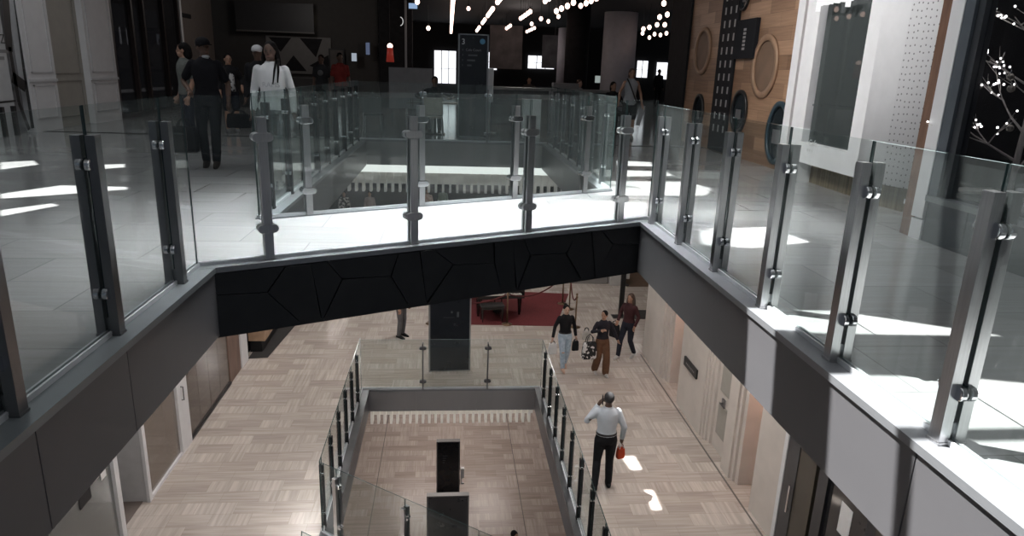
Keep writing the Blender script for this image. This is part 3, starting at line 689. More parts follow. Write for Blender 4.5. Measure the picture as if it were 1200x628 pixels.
b = B(); b.prism([(.20+.06*math.cos(2*PI*k/24), 2.12+.06*math.sin(2*PI*k/24)) for k in range(24)], .07, .074, RX(PI/2)); b.obj('round_icon', lb, dsn)
text('Cafe Court', .075, T(.0, yt, 1.93) @ FACE_CAM, mat('sign_letter_dim', (.2, .21, .22), .6), dsn)
b = B()
for k, (x0, x1) in enumerate(((-.12, .09), (-.14, .04), (-.14, -.04))): b.box(x0, x1, yt-.002, yt, 1.80-.11*k, 1.835-.11*k)
for k in range(4): b.box(-.25, -.235, yt-.002, yt, 1.91-.11*k, 1.95-.11*k)
b.obj('small_print', mat('sign_dim', (.07, .08, .085), .6), dsn)
sm = directory('black directory board standing behind the middle level far railing', .07, 15.42, Z2, .93, 1.97, mat('pale_silver', (.36, .355, .35), .35, .6), .06)
b = B(); b.box(-.16, .1, yt-.002, yt, 1.37, 1.375); b.box(.02, .06, yt-.002, yt, 1.48, 1.53); b.box(.16, .21, yt-.002, yt, 1.38, 1.51); b.obj('small_print', mat('sign_dim', (.07, .08, .085), .6), sm)
s1 = directory('narrow black directory sign on the lower floor with a leaflet holder', .07, 17.6, Z3, .60, 1.8, mat('charcoal_frame', (.10, .10, .10), .4, .3))
b = B()
for k in range(4): b.box(-.16, -.02-.03*k, yt-.002, yt, 1.36-.07*k, 1.375-.07*k)
b.obj('small_print', mat('sign_dim', (.07, .08, .085), .6), s1)
b = B(); b.box(.36, .46, -.06, .06, .62, .92); b.box(.40, .46, -.02, .02, .40, .44); b.box(.36, .40, -.02, .02, .40, .62); b.obj('leaflet_holder', WHITE, s1)
s2 = directory('wide black directory sign on the lower floor cut by the bottom edge', .06, 15.0, Z3, .98, 1.8, mat('charcoal_frame', (.10, .10, .10), .4, .3))

# bulbs hanging in rows
b = B(); b.ball((0, 0, -.09), (.064, .064, .074), 10, 8); bulb_me = b.mesh('bulb_glass', emis('bulb_glow', (1, .70, .58), 5), True)
b = B(); b.cyl(0, 0, -.02, .05, .028, 8); cap_me = b.mesh('bulb_cap', BLACK)
b = B(); b.tube([(0, 0, .05), (0, 0, .62)], .006, 5); wire_me = b.mesh('bulb_wire', BLACK)
rows = [(.10, [18.5+.8*k for k in range(26)], 'first', 'above the directory sign'), (1.36, [19, 19.6, 20.2, 20.8, 23, 23.6, 24.2, 24.8, 25.4, 26, 28, 29, 30, 33, 34, 35, 36], 'second', 'right of the directory sign'),
        (2.6, [18.5, 19.2, 19.9, 23.5, 24.2, 25, 25.8, 26.6, 31, 32, 33, 36, 37, 38], 'third', 'over the dark middle of the food court'),
        (3.75, [18.6, 19.3, 20.0, 20.8, 25, 27.5, 32, 33, 34, 35], 'fourth', 'left of the pale column')]
for x, ys, nm, wh in rows:
    for y in ys:
        t_ = thing('ceiling_bulb', 'glowing round bulb hanging in the %s row, %s' % (nm, wh), 'light bulb', (x, y, 3.46), 0, 'hanging bulbs in the %s row' % nm)
        put('bulb_glass', bulb_me, t_); put('bulb_cap', cap_me, t_); put('bulb_wire', wire_me, t_)
for px, py, y in ((652, 13, 20), (658, 10, 19.5), (665, 7, 19), (672, 3, 18.6), (623, 28, 27), (634, 22, 25)):
    q = ony(px, py, y); t_ = thing('ceiling_bulb', 'glowing bulb in the short run above the back left of the pale column', 'light bulb', (q.x, q.y, q.z+.09), 0, 'short run of bulbs')
    put('bulb_glass', bulb_me, t_); put('bulb_cap', cap_me, t_); put('bulb_wire', wire_me, t_)
for px, py, y in ((778, 4, 19), (782, 17, 20), (773, 20, 20.5), (779, 29, 22), (770, 29, 22.4), (761, 32, 22.8), (754, 34, 23), (767, 40, 27), (774, 41, 27.5), (781, 39, 26.5), (761, 44, 28), (753, 39, 27)):
    q = ony(px, py, y); t_ = thing('ceiling_bulb', 'glowing bulb in the loose cluster right of the pale column', 'light bulb', (q.x, q.y, q.z+.09), 0, 'cluster of bulbs right of the column')
    put('bulb_glass', bulb_me, t_); put('bulb_cap', cap_me, t_); put('bulb_wire', wire_me, t_)
for px, py, y, lab in ((502, 33, 24, 'single bulb left of the directory sign'), (489, 2, 20, 'single bulb at the top edge above the black pier'), (549, 10, 26, 'faint single bulb between the first two rows')):
    q = ony(px, py, y); t_ = thing('ceiling_bulb', 'glowing '+lab, 'light bulb', (q.x, q.y, q.z+.09)); put('bulb_glass', bulb_me, t_); put('bulb_cap', cap_me, t_); put('bulb_wire', wire_me, t_)
# screens and small lit things
def screen(label, px, py, y, w, h, col, s=.8, name='lit_screen'):
    q = ony(px, py, y); t_ = thing(name, label, 'screen', (q.x, q.y, q.z-h/2))
    b = B(); b.box(-w/2, w/2, -.01, 0, 0, h); b.obj('display', emis('display_%d_%d' % (px, py), col, s), t_)
    b = B(); b.box(-w/2-.03, w/2+.03, 0, .05, -.03, h+.03); b.obj('housing', BLACK, t_)
screen('small blue screen near the ceiling left of the bulbs', 484, 7, 26, .3, .18, (.35, .5, .75))
screen('small white screen on the black pier', 415, 67, 26.6, .18, .28, (.55, .62, .72), .6)
screen('narrow bluish poster on the black pier', 431, 57, 26.6, .14, .42, (.16, .2, .32), .5)
screen('glowing white till screen behind the far railing', 465, 93, 20, .26, .15, (.65, .75, .85))
screen('small greenish screen left of the pale column', 702, 93, 26, .3, .25, (.45, .52, .5), .6)
hl = thing('heat_lamp', 'red heat lamp glowing against the black pier', 'lamp', tuple(ony(457, 54, 24)))
b = B(); b.ball((0, 0, 0), .09, 10, 8); b.obj('bulb', emis('warm_white', (1, .72, .6), 3.5), hl, True)
b = B(); b.cyl(0, 0, -.5, -.05, .13, 16, .09); b.obj('lamp_shade', mat('red_glass', (.28, .03, .02), .4, emit=.4), hl, True)
b = B(); b.tube([(0, 0, .05), (0, 0, 1.6)], .01, 6); b.obj('cord', BLACK, hl)
cr = thing('crescent_sign', 'thin glowing crescent sign on the black wall', 'sign', tuple(ony(469, 25, 26)))
b = B(); b.tube([(.1*math.cos(a), 0, .14*math.sin(a)) for a in [-1.5+.3*k for k in range(11)]], .013, 6); b.obj('neon', emis('crescent', (.8, .8, .78), .7), cr)
b = B(); b.box(-1.45, -1.38, 24, 24.05, 0, 4); struct(b.obj('trim_40', mat('thin_silver', (.3, .3, .3), .4, .5)), 'thin silver edge of the black pier', 'trim')
# glass edge, partition, white pedestal, counters
gp = thing('partition_board', 'grey partition board behind the seated man', 'board', (-.95, 19, 0))
b = B(); b.box(-.62, .52, 0, .06, .45, 1.50); b.obj('board', mat('board_grey', (.20, .195, .20), .7), gp)
b = B(); b.box(-.58, -.52, 0, .06, 0, .45); b.box(.42, .48, 0, .06, 0, .45); b.obj('foot', BLACK, gp)
b = B(); b.box(-.21, .21, -.2, .2, 0, .88); tag(b.obj('white_pedestal', mat('pedestal_white', (.62, .64, .64), .5), None, bevel=.01, loc=(1.95, 16.6, 0)), 'white square pedestal behind the far railing', 'pedestal')
lc = thing('long_counter', 'long pale topped counter across the food court', 'counter', (2.7, 20.5, 0))
b = B(); b.box(-1.5, 2.0, 0, .7, 0, .98); b.obj('counter_body', mat('counter_dark', (.04, .04, .042), .6), lc)
b = B(); b.box(-1.55, 2.05, -.05, .75, .98, 1.05); b.obj('counter_top', mat('counter_pale', (.19, .19, .19), .4), lc)
b = B(); b.box(.35, 1.1, .1, .5, 1.05, 1.22); tag(b.obj('display_case', mat('case_grey', (.16, .16, .165), .4), None, bevel=.01, loc=(2.7, 20.5, 0)), 'low grey case on the long counter', 'case')
bs = thing('phone_charger_stand', 'white rounded info stand just right of the directory sign', 'stand', (1.0, 17.4, 0))
b = B(); b.box(-.09, .09, -.03, .03, .75, 1.55); b.obj('panel', mat('stand_white', (.6, .61, .62), .4), bs, bevel=.02)
b = B(); b.cyl(0, 0, .02, .76, .03, 12); b.obj('pole', STEEL, bs); b = B(); b.cyl(0, 0, 0, .025, .18, 20); b.obj('base', STEEL, bs)

# ------------------------------------------------------------------ upper level: right side
RX_ = 5.7
b = B(); b.box(RX_, RX_+.3, 11.0, 16.75, 0, 4.6)
ww = struct(b.obj('wall_right.004', WOOD), 'oak plank wall with round recesses on the upper right', 'wall')
b = B(); b.box(RX_-.05, RX_+.4, 16.75, 18.2, 0, 4.6); struct(b.obj('trim_41', NEARBLACK), 'black pier at the far end of the plank wall', 'pier')
def porthole(label, px, py, ry, rz_, style):
    q = onx(px, py, RX_); t_ = thing('porthole', label, 'porthole', (RX_, q.y, q.z))
    def ring(r0, r1, x0, x1, m, name):
        b = B(); n = 40
        A = [[b.bm.verts.new((x, r*ry*math.cos(2*PI*k/n), r*rz_*math.sin(2*PI*k/n))) for k in range(n)] for x, r in ((x0, r0), (x0, r1), (x1, r1), (x1, r0))]
        for i in range(4):
            P, Q = A[i], A[(i+1) % 4]
            for k in range(n): b.bm.faces.new((P[k], P[(k+1) % n], Q[(k+1) % n], Q[k]))
        return b.obj(name, m, t_, True)
    def disc(x, r, m, name):
        b = B(); b.bm.faces.new([b.bm.verts.new((x, r*ry*math.cos(2*PI*k/40), r*rz_*math.sin(2*PI*k/40))) for k in range(40)]); return b.obj(name, m, t_)
    if style == 'wood':
        ring(.80, 1.0, -.04, -.001, mat('ring_oak', (.34, .21, .135), .5, 0, .15, 5), 'ring'); disc(-.006, .82, mat('recess_oak', (.19, .12, .08), .6, 0, .12, 3), 'recess')
    else:
        ring(.84, 1.0, -.05, -.001, mat('ring_navy', (.025, .05, .065), .35) if style == 'navy' else BLACK, 'ring'); disc(-.006, .86, mat('port_dark', (.02, .026, .03), .15), 'pane')
        b = B(); b.box(-.012, -.008, -.18*ry, .5*ry, -.35*rz_, .1*rz_); b.obj('reflection_card', mat('port_card', (.12, .12, .125), .5), t_)  # grey card laid on the pane as a painted reflection
porthole('large round wooden recess in the middle of the plank wall', 897, 78, .52, .56, 'wood')
porthole('round wooden recess near the far end of the plank wall', 824, 60, .50, .52, 'wood')
porthole('dark porthole with blue rim at the near end of the plank wall', 912, 156, .40, .54, 'navy')
porthole('black porthole low in the middle of the plank wall', 867, 131, .36, .42, 'black')
porthole('black porthole high on the plank wall cut by the top edge', 874, -4, .22, .26, 'black')
porthole('black porthole low at the far end of the plank wall', 819, 132, .32, .42, 'black')
bs = thing('perforated_strip', 'tall black strip with columns of small pale slots on the plank wall', 'panel', (RX_, 14.4, 0))
b = B(); b.box(-.05, -.002, -.50, .40, .02, 4.5)
for j in range(16):
    for k in range(3): b.box(-.054, -.0505, -.40+.27*k, -.33+.27*k, .42+.26*j, .56+.26*j, mi=1)
b.obj('strip_board', [NEARBLACK, mat('slot_pale', (.30, .29, .29), .5)], bs)
q = onx(876, 46, RX_); bs = thing('square_sign', 'black square sign with pale vertical writing on the plank wall', 'sign', (RX_, q.y, q.z))
b = B(); b.box(-.08, -.002, -.50, .45, -.36, .36); b.obj('sign_board', mat('sign_black', (.018, .018, .021), .8, spec=.1), bs, bevel=.005)
b = B()
for k in range(6): b.box(-.084, -.08, -.09, .03, -.20+.07*k, -.155+.07*k)
b.obj('lettering', mat('slot_pale', (.30, .29, .29), .5), bs)
# white portal shop with rounded corner
b = B(); b.box(5.42, 5.75, 10.78, 11.0, 0, 4.6); struct(b.obj('trim_42', WHITE), 'white vertical trim at the near end of the plank wall', 'trim')
b = B(); b.box(5.5, 5.75, 10.58, 10.78, 0, 4.6); struct(b.obj('trim_43', WOODD), 'brown wood trim between two white trims', 'trim')
b = B(); b.box(5.36, 5.75, 10.2, 10.58, 0, 4.6); struct(b.obj('trim_44', WHITE), 'white trim beside the shop window', 'trim')
def portal():
    zb = .32
    # flat part with the window hole: sill, head and the near jamb
    t_ = thing('wall_right.005', 'glossy white rounded shop wall with a tall window', 'wall', (0, 0, 0)); t_['kind'] = 'structure'
    b = B(); W0, W1 = 10.15, 8.78
    def X(y): return 5.33-(10.2-y)*.04
    b.prism([(X(10.2), 10.2), (X(W1), W1), (X(W1)+.3, W1), (X(10.2)+.3, 10.2)], zb, .62)
    b.prism([(X(10.2), 10.2), (X(W1), W1), (X(W1)+.3, W1), (X(10.2)+.3, 10.2)], 3.6, 4.6)
    pts = [(X(W1), W1), (X(8.5), 8.5), (5.25, 8.3)]
    for k in range(1, 25):
        a = PI/2*k/24; pts.append((5.25+.95*(1-math.cos(a)), 8.3-1.2*math.sin(a)))
    pts.append((7.2, 7.1)); inner = [(7.2, 7.4), (6.4, 7.5), (5.9, 7.9), (X(W1)+.3, W1)]
    b.prism(pts+inner, zb, 4.6)
    me = b.mesh('portal_shell', [WHITE, dots_mat('perforated_white', (.68, .68, .69), (.2, .2, .21), 13, .14)])
    for p in me.polygons:
        c = p.center
        if c.x > 5.25 and c.y < 8.02 and c.y > 7.0 and c.x < 6.3: p.material_index = 1
    
    for p in me.polygons: p.use_smooth = abs(p.normal.z) < .5 and p.center.y < 8.4 and p.center.x < 6.15
    put('shell', me, t_)
    b = B()
    y = 10.15
    base = [(X(10.2)+.25, 10.2), (X(8.3)+.25, 8.3), (5.55, 7.9), (5.9, 7.5), (6.4, 7.35), (6.9, 7.35), (6.9, 10.2)]
    b.prism(base, 0, zb); b.obj('slatted_base', mat('base_wood', (.16, .13, .085), .6, 0, .5, 2, stretch=(5, 9, .2)), t_)
    b = B(); b.prism([(X(10.15)+.12, 10.15), (X(W1)+.12, W1), (X(W1)+.13, W1), (X(10.15)+.13, 10.15)], .62, 3.6); b.obj('pane', glass('portal_pane', (.35, .37, .37), 1.6, (.10, .115, .115), .45), t_)
    b = B()
    for k in range(8): b.box(5.75+.04*(k % 2), 5.85, 8.85+.2*k, 9.03+.2*k, .62, 3.6)
    b.obj('curtain', mat('curtain_grey', (.12, .13, .13), .8), t_)
    b = B(); b.box(5.5, 5.56, 9.45, 9.8, .62, 1.0); b.box(5.5, 5.56, 8.9, 9.3, .62, .95); b.obj('display_card', mat('display_grey', (.30, .31, .31), .6), t_)
    b = B(); b.box(5.45, 5.7, 8.85, 10.4, 1.15, 1.18); b.obj('shelf', mat('shelf_grey', (.22, .22, .22), .6), t_)
    q = onx(978, -5, 5.24); text('pavoup', .32, T(5.26, q.y, q.z) @ FACE_LEFT, emis('sign_white', (1, 1, 1), 1.0), t_, 'shop_lettering', .03)
    q = onx(948, 168, 5.24); text('Cafe', .13, T(5.30, q.y+.0, q.z) @ FACE_LEFT, mat('decal_white', (.6, .6, .6)), t_, 'decal')
    b = B()
    for k in range(5): b.box(5.31, 5.315, q.y-.14+.07*k, q.y-.11+.07*k, q.z-.13, q.z-.09)
    b.obj('decal_dots', mat('decal_white', (.6, .6, .6)), t_)
portal()
DX = 4.76
lcab = thing('low_cabinet', 'low dark cabinet with a pale top in the gap beside the brown post', 'cabinet', (5.0, 6.75, 0))
b = B(); b.box(0, .9, 0, .25, 0, .42); b.obj('cabinet_body', NEARBLACK, lcab); b = B(); b.box(-.02, .92, -.02, .26, .42, .45); b.obj('cabinet_top', mat('cabinet_pale', (.4, .39, .36), .5), lcab)
b = B(); b.box(DX+.0, DX+.16, 6.55, 6.72, 0, 4.6); struct(b.obj('trim_45', WOODD), 'brown wood post beside the white post', 'post')
b = B(); b.box(DX-.03, DX+.14, 6.38, 6.55, 0.22, 4.6); b.box(DX-.02, DX+.14, 6.38, 6.55, 0, .2); struct(b.obj('trim_46', WHITE), 'white post at the edge of the dark shop window', 'post')
w10 = thing('window_10', 'tall dark shop window with slate frames on the right', 'window', (DX, 6.38, 0)); w10['kind'] = 'structure'
SL = mat('slate_frame', (.075, .09, .105), .4)
b = B(); b.box(-.02, .14, -.13, 0, .42, 4.6); b.box(-.02, .14, -3.2, -3.1, .42, 4.6); b.box(-.02, .14, -3.2, 0, 3.6, 4.6); b.obj('window_frame', SL, w10)
b = B(); b.box(.01, .12, -.22, -.13, .42, 4.6); b.obj('inner_frame', mat('slate_dark', (.03, .034, .04), .4), w10)
b = B(); b.box(.06, .072, -3.1, -.22, .46, 3.6); b.obj('pane', glass('dark_shop_pane', (.82, .82, .84), .9, (.05, .05, .055), .03), w10)
b = B(); b.box(-.04, .18, -3.2, 0, .40, .46); b.obj('sill', mat('sill_grey', (.16, .17, .18), .4), w10)
b = B()
for y0, y1 in ((-.55, 0), (-1.35, -.56), (-2.15, -1.36), (-3.2, -2.16)): b.box(0, .12, y0+.004, y1-.004, 0, .4)
b.obj('plinth_panel', mat('plinth_slate', (.045, .052, .06), .3), w10)
b = B(); b.box(DX+.18, DX+2.2, 3.1, 7.0, .26, .31); struct(b.obj('trim_47', mat('shelf_white', (.42, .41, .41), .6)), 'white display shelf inside the dark shop window', 'shelf')
b = B(); b.box(DX+2.2, DX+2.3, 3, 7.2, 0, 4.6); b.box(DX+.55, DX+2.3, 7.0, 7.06, 0, 4.6); b.box(DX+.2, DX+2.3, 7.6, 7.7, 0, 4.6) if 0 else None; struct(b.obj('wall_right.006', NEARBLACK), 'black back wall of the window display', 'wall')
b = B(); b.box(DX+.1, DX+3, -4, 3.1, 0, 4.6); struct(b.obj('wall_right.007', mat('grey_dark_wall', (.08, .08, .085), .5)), 'dark wall nearest on the upper right', 'wall')
# bare white tree with lights, behind the window
def tree():
    base = Vector((5.45, 6.2, .31)); t_ = thing('twig_tree', 'bare white twig tree with tiny lights behind the dark shop window', 'tree', base)
    rnd = random.Random(12); tw = B(); leds = []; baub = []
    def br(p, d, l, r, lev):
        pts = [p]; q = p.copy()
        for k in range(4):
            d = (d+Vector((rnd.uniform(-.13, .13), rnd.uniform(-.13, .13), rnd.uniform(-.02, .12)))).normalized(); q = q+d*l/4; pts.append(q.copy())
        tw.tube(pts, [r*(1-.18*k) for k in range(5)], 6 if lev < 2 else 5)
        if lev >= 2:
            for w in pts[1:]:
                if rnd.random() < .75: leds.append(w+Vector((rnd.uniform(-.03, .03), rnd.uniform(-.03, .03), rnd.uniform(-.03, .03))))
            if rnd.random() < .30: baub.append(pts[3])
        if lev < 3:
            for k in range((0, 3, 3)[lev] if lev else 0):
                i = rnd.choice((2, 3, 4)); nd = (d+Vector((rnd.uniform(-.8, .8), rnd.uniform(-.8, .8), rnd.uniform(-.35, .4)))).normalized()
                br(pts[i], nd, l*rnd.uniform(.5, .75), r*.55, lev+1)
    tr = B(); tp = [Vector((0, 0, 0)), Vector((0, .01, .3)), Vector((.02, .02, .8)), Vector((.05, .05, 1.4)), Vector((.06, .07, 1.9)), Vector((.06, .08, 2.5))]
    tr.tube(tp, [.035, .03, .026, .02, .014, .006], 8); tr.cyl(0, 0, 0, .03, .13, 16)
    tr.obj('trunk', mat('twig_white', (.55, .51, .48), .7), t_, True)
    for k in range(15):
        z = .38+.135*k; a = 2.4*k+.5
        seg = max(i for i in range(5) if tp[i].z <= z); u = (z-tp[seg].z)/(tp[seg+1].z-tp[seg].z); p = tp[seg].lerp(tp[seg+1], u)
        br(p, Vector((math.cos(a), math.sin(a), .55)).normalized(), .64-.024*k, .013, 1)
    tw.obj('twig', mat('twig_white', (.55, .51, .48), .7), t_, True)
    b = B(); b.ball((0, 0, 0), .011, 6, 4); lm = b.mesh('led', emis('led_white', (1, .97, .93), 9))
    rnd.shuffle(leds); rnd.shuffle(baub)
    for p in leds[:100]: put('led', lm, t_, p)
    b = B()
    for p in leds[100:220]: b.ball(p, .009, 6, 4)
    b.obj('led_string', _mats['led_white'], t_, kind='stuff')
    b = B(); b.ball((0, 0, -.05), .034, 10, 8); bm_ = b.mesh('bauble_ball', mat('bauble_gold', (.35, .32, .28), .25, .6), True)
    b = B(); b.cyl(0, 0, -.018, 0, .009, 8); cm_ = b.mesh('bauble_cap', CHROME)
    for p in baub[:16]:
        o = thing('bauble', 'small round pewter bauble hanging in the twig tree', 'bauble', base+p, 0, 'baubles in the twig tree'); put('ball', bm_, o); put('cap', cm_, o)
tree()
b = B(); b.box(-.14, .14, -.16, .16, 0, .34); tag(b.obj('reflection_block', mat('box_white', (.5, .5, .5), .5), None, bevel=.02, loc=(5.2, 5.55, .31)), 'white block standing in for a reflection in the window by the twig tree', 'box')  # solid white block built where the shop glass shows a reflection
rb = thing('gift_box', 'small reddish box at the foot of the twig tree', 'box', (5.15, 5.95, .31))
b = B(); b.box(-.1, .1, -.12, .12, 0, .12); b.obj('carton', mat('dull_red', (.12, .05, .05), .6), rb); b = B(); b.box(-.105, .105, -.02, .02, 0, .125); b.obj('ribbon', mat('dull_pink', (.3, .2, .2), .6), rb)

# ------------------------------------------------------------------ unseen roof added and cut to cast the sun patches, sun and lamps
SUN = Vector((.40, -.19, -1)); RZF = 7.6
def up(x, y, z): 
    t_ = RZF-z; return (x-SUN.x*t_, y-SUN.y*t_)
patches = []
def patch(poly, z=0): patches.append([up(x, y, z) for x, y in poly])
def patch_px(pts, z=0): patch([tuple(onz(px, py, z)[:2]) for px, py in pts], z)
patch([(1.5, 4.27), (2.62, 4.24), (3.5, 3.76), (2.5, 3.8), (1.5, 3.88)])
patch([(1.5, 3.2), (2.64, 3.2), (4.3, 2.75), (4.3, 2.62), (1.5, 2.62)])
patch([(1.5, 2.52), (4.3, 2.52), (4.3, 1.2), (1.5, 1.2)])
patch_px([(818, 268), (900, 266), (952, 284), (880, 291), (820, 286)])
patch_px([(722, 188), (764, 190), (766, 195), (722, 194)]); patch_px([(722, 199), (782, 201), (790, 206), (722, 207)]); patch_px([(700, 212), (806, 213), (835, 221), (830, 229), (690, 229)])
patch_px([(690, 236), (760, 238), (752, 250), (640, 255), (610, 246)])
patch_px([(728, 535), (744, 534), (753, 550), (739, 551)], Z2); patch_px([(754, 574), (766, 574), (776, 597), (764, 598)], Z2)
patch_px([(0, 227), (70, 217), (150, 219), (150, 222), (60, 229), (0, 233)]); patch_px([(112, 193), (147, 192), (147, 196), (112, 199)]); patch_px([(0, 190), (40, 188), (46, 193), (0, 199)]); patch_px([(0, 246), (60, 238), (70, 241), (0, 254)])
patch_px([(0, 169), (58, 165), (58, 168), (0, 173)])
cu = bpy.data.curves.new('roof', 'CURVE'); cu.dimensions = '2D'; cu.fill_mode = 'BOTH'; cu.extrude = .04
for poly in [[(-14, -9), (14, -9), (14, 26), (-14, 26)]]+patches:
    s = cu.splines.new('POLY'); s.points.add(len(poly)-1); s.use_cyclic_u = True
    for pt, (x, y) in zip(s.points, poly): pt.co = (x, y, 0, 1)
ro = bpy.data.objects.new('roof_source', cu); C.objects.link(ro); bpy.context.view_layer.update()
rm = bpy.data.meshes.new_from_object(ro.evaluated_get(bpy.context.evaluated_depsgraph_get())); bpy.data.objects.remove(ro)
rm.materials.clear(); rm.materials.append(mat('roof_grey', (.55, .55, .56), .8))
struct(put('ceiling.003', rm, None, (0, 0, RZF)), 'unseen roof added to block the sun, openings cut to cast its patches', 'ceiling')

def lamp(kind, name, loc, energy, col=(1, 1, 1), size=1, size_y=None, rot=(0, 0, 0), spread=None):
    l = bpy.data.lights.new(name, kind); l.energy = energy; l.color = col
    if kind == 'AREA':
        l.shape = 'RECTANGLE'; l.size = size; l.size_y = size_y or size
        if spread: l.spread = spread
    elif kind == 'SUN': l.angle = .006
    elif kind in ('POINT', 'SPOT'): l.shadow_soft_size = size
    o = bpy.data.objects.new(name, l); C.objects.link(o); o.location = loc; o.rotation_euler = rot; return o
so = lamp('SUN', 'sun', (0, 0, 20), 22, (1, .985, .96)); so.rotation_euler = SUN.to_track_quat('-Z', 'Y').to_euler()
lamp('AREA', 'bridge_fill', (.3, 7.2, 7.3), 370, (.97, .985, 1), 4.2, 2.0, (0, 0, .46), .85)  # added area lamp standing in for soft sky light on the bridge
lamp('AREA', 'void_fill', (.5, 4.5, 7.3), 100, (.96, .98, 1), 4, 12)  # unseen fill lamp added over the void
lamp('AREA', 'left_fill', (-5.6, 10.5, 7.2), 145, (.97, .985, 1), 4, 8)  # unseen fill lamp added to lift the left floor and wall
cl = lamp('AREA', 'portal_fill', (-.5, 8.5, 6.3), 85, (1, .98, .96), 2.5, 2.0, spread=1.2); cl.rotation_euler = (Vector((5.3, 10.0, 2.2))-Vector((-.5, 8.5, 6.3))).to_track_quat('-Z', 'Y').to_euler()  # added lamp aimed at the white portal and plank wall to brighten them
lamp('AREA', 'right_fill', (4.2, 6.5, 7.2), 45, (.97, .985, 1), 3, 8)  # unseen fill lamp added over the right walkway
for (x, y, e) in ((-3.4, 11.5, 82), (-3.6, 16, 64), (3.6, 11.0, 80), (3.8, 15.5, 66), (-.3, 18.0, 74), (3.4, 21, 66), (-3, 22, 60), (0, 27, 66), (-3.3, 8, 74), (3.5, 7.5, 60)):
    lamp('AREA', 'ceiling_downlight', (x, y, -.62), e, (1, .945, .915), .7, .7)
for (x, y, e) in ((0, 18.5, 92), (-1, 23, 60), (1.5, 23, 60)): lamp('AREA', 'lower_downlight', (x, y, Z2-.7), e, (1, .90, .84), 1.6, 1.6)
for px, py in ((400, 374), (388, 390), (345, 398), (362, 410), (469, 372), (745, 412), (520, 368)):
    q = onz(px, py, Z2); k = 1+4.8/(1.5-Z2)
    lamp('POINT', 'small_downlight', (q.x*k, min(q.y*k, 33.8), Z2+4.8), 9, (1, .95, .9), .05)
for (y) in (10.0, 14.2): lamp('POINT', 'shop_glow', (WX+.6, y, -3.0), 14, (1, .72, .58), .15)
lamp('POINT', 'food_counter_fill', (-5, 23.5, 3.4), 40, (1, .93, .88), .4); lamp('POINT', 'display_fill', (5.1, 5.6, 3.2), 5, (1, .95, .9), .1)  # unseen fill points added to lift the counter area and the tree display
lamp('POINT', 'court_fill', (.5, 22, 3.0), 36, (1, .84, .76), .3); lamp('POINT', 'court_fill', (3, 30, 3.0), 45, (1, .87, .82), .3)  # unseen fill points added to lift the dark food court
w = bpy.data.worlds.new('world'); bpy.context.scene.world = w; w.use_nodes = True
w.node_tree.nodes['Background'].inputs[0].default_value = (.75, .85, 1, 1); w.node_tree.nodes['Background'].inputs[1].default_value = .10
# ------------------------------------------------------------------ people
SKIN_D = mat('skin_brown', (.10, .055, .038), .55, 0, .08); SKIN_M = mat('skin_tan', (.33, .19, .13), .55, 0, .06); SKIN_L = mat('skin_light', (.46, .30, .23), .55, 0, .05)
def cloth(name, c, vary=.15): return mat('cloth_'+name, c, .85, 0, vary, 9, spec=.2)
HAIRK = mat('hair_black', (.008, .007, .007), .75, 0, .3, 30, spec=.12); HAIRB = mat('hair_brown', (.05, .028, .018), .5, 0, .3, 30); HAIRG = mat('hair_grey', (.03, .03, .032), .8, 0, .4, 30)
DEF = dict(shL=(.158, 0, 1.385), elL=(.215, .03, 1.12), wrL=(.222, -.06, .875), shR=(-.158, 0, 1.385), elR=(-.215, .03, 1.12), wrR=(-.222, -.06, .875),
           hpL=(.09, 0, .90), knL=(.10, -.03, .49), anL=(.10, .02, .085), hpR=(-.09, 0, .90), knR=(-.10, -.03, .49), anR=(-.10, .02, .085), head=(0, -.015, 1.595))
def mirrored(d): return {k[:-1]+('R' if k[-1] == 'L' else 'L'): (-v[0], v[1], v[2]) for k, v in d.items()}
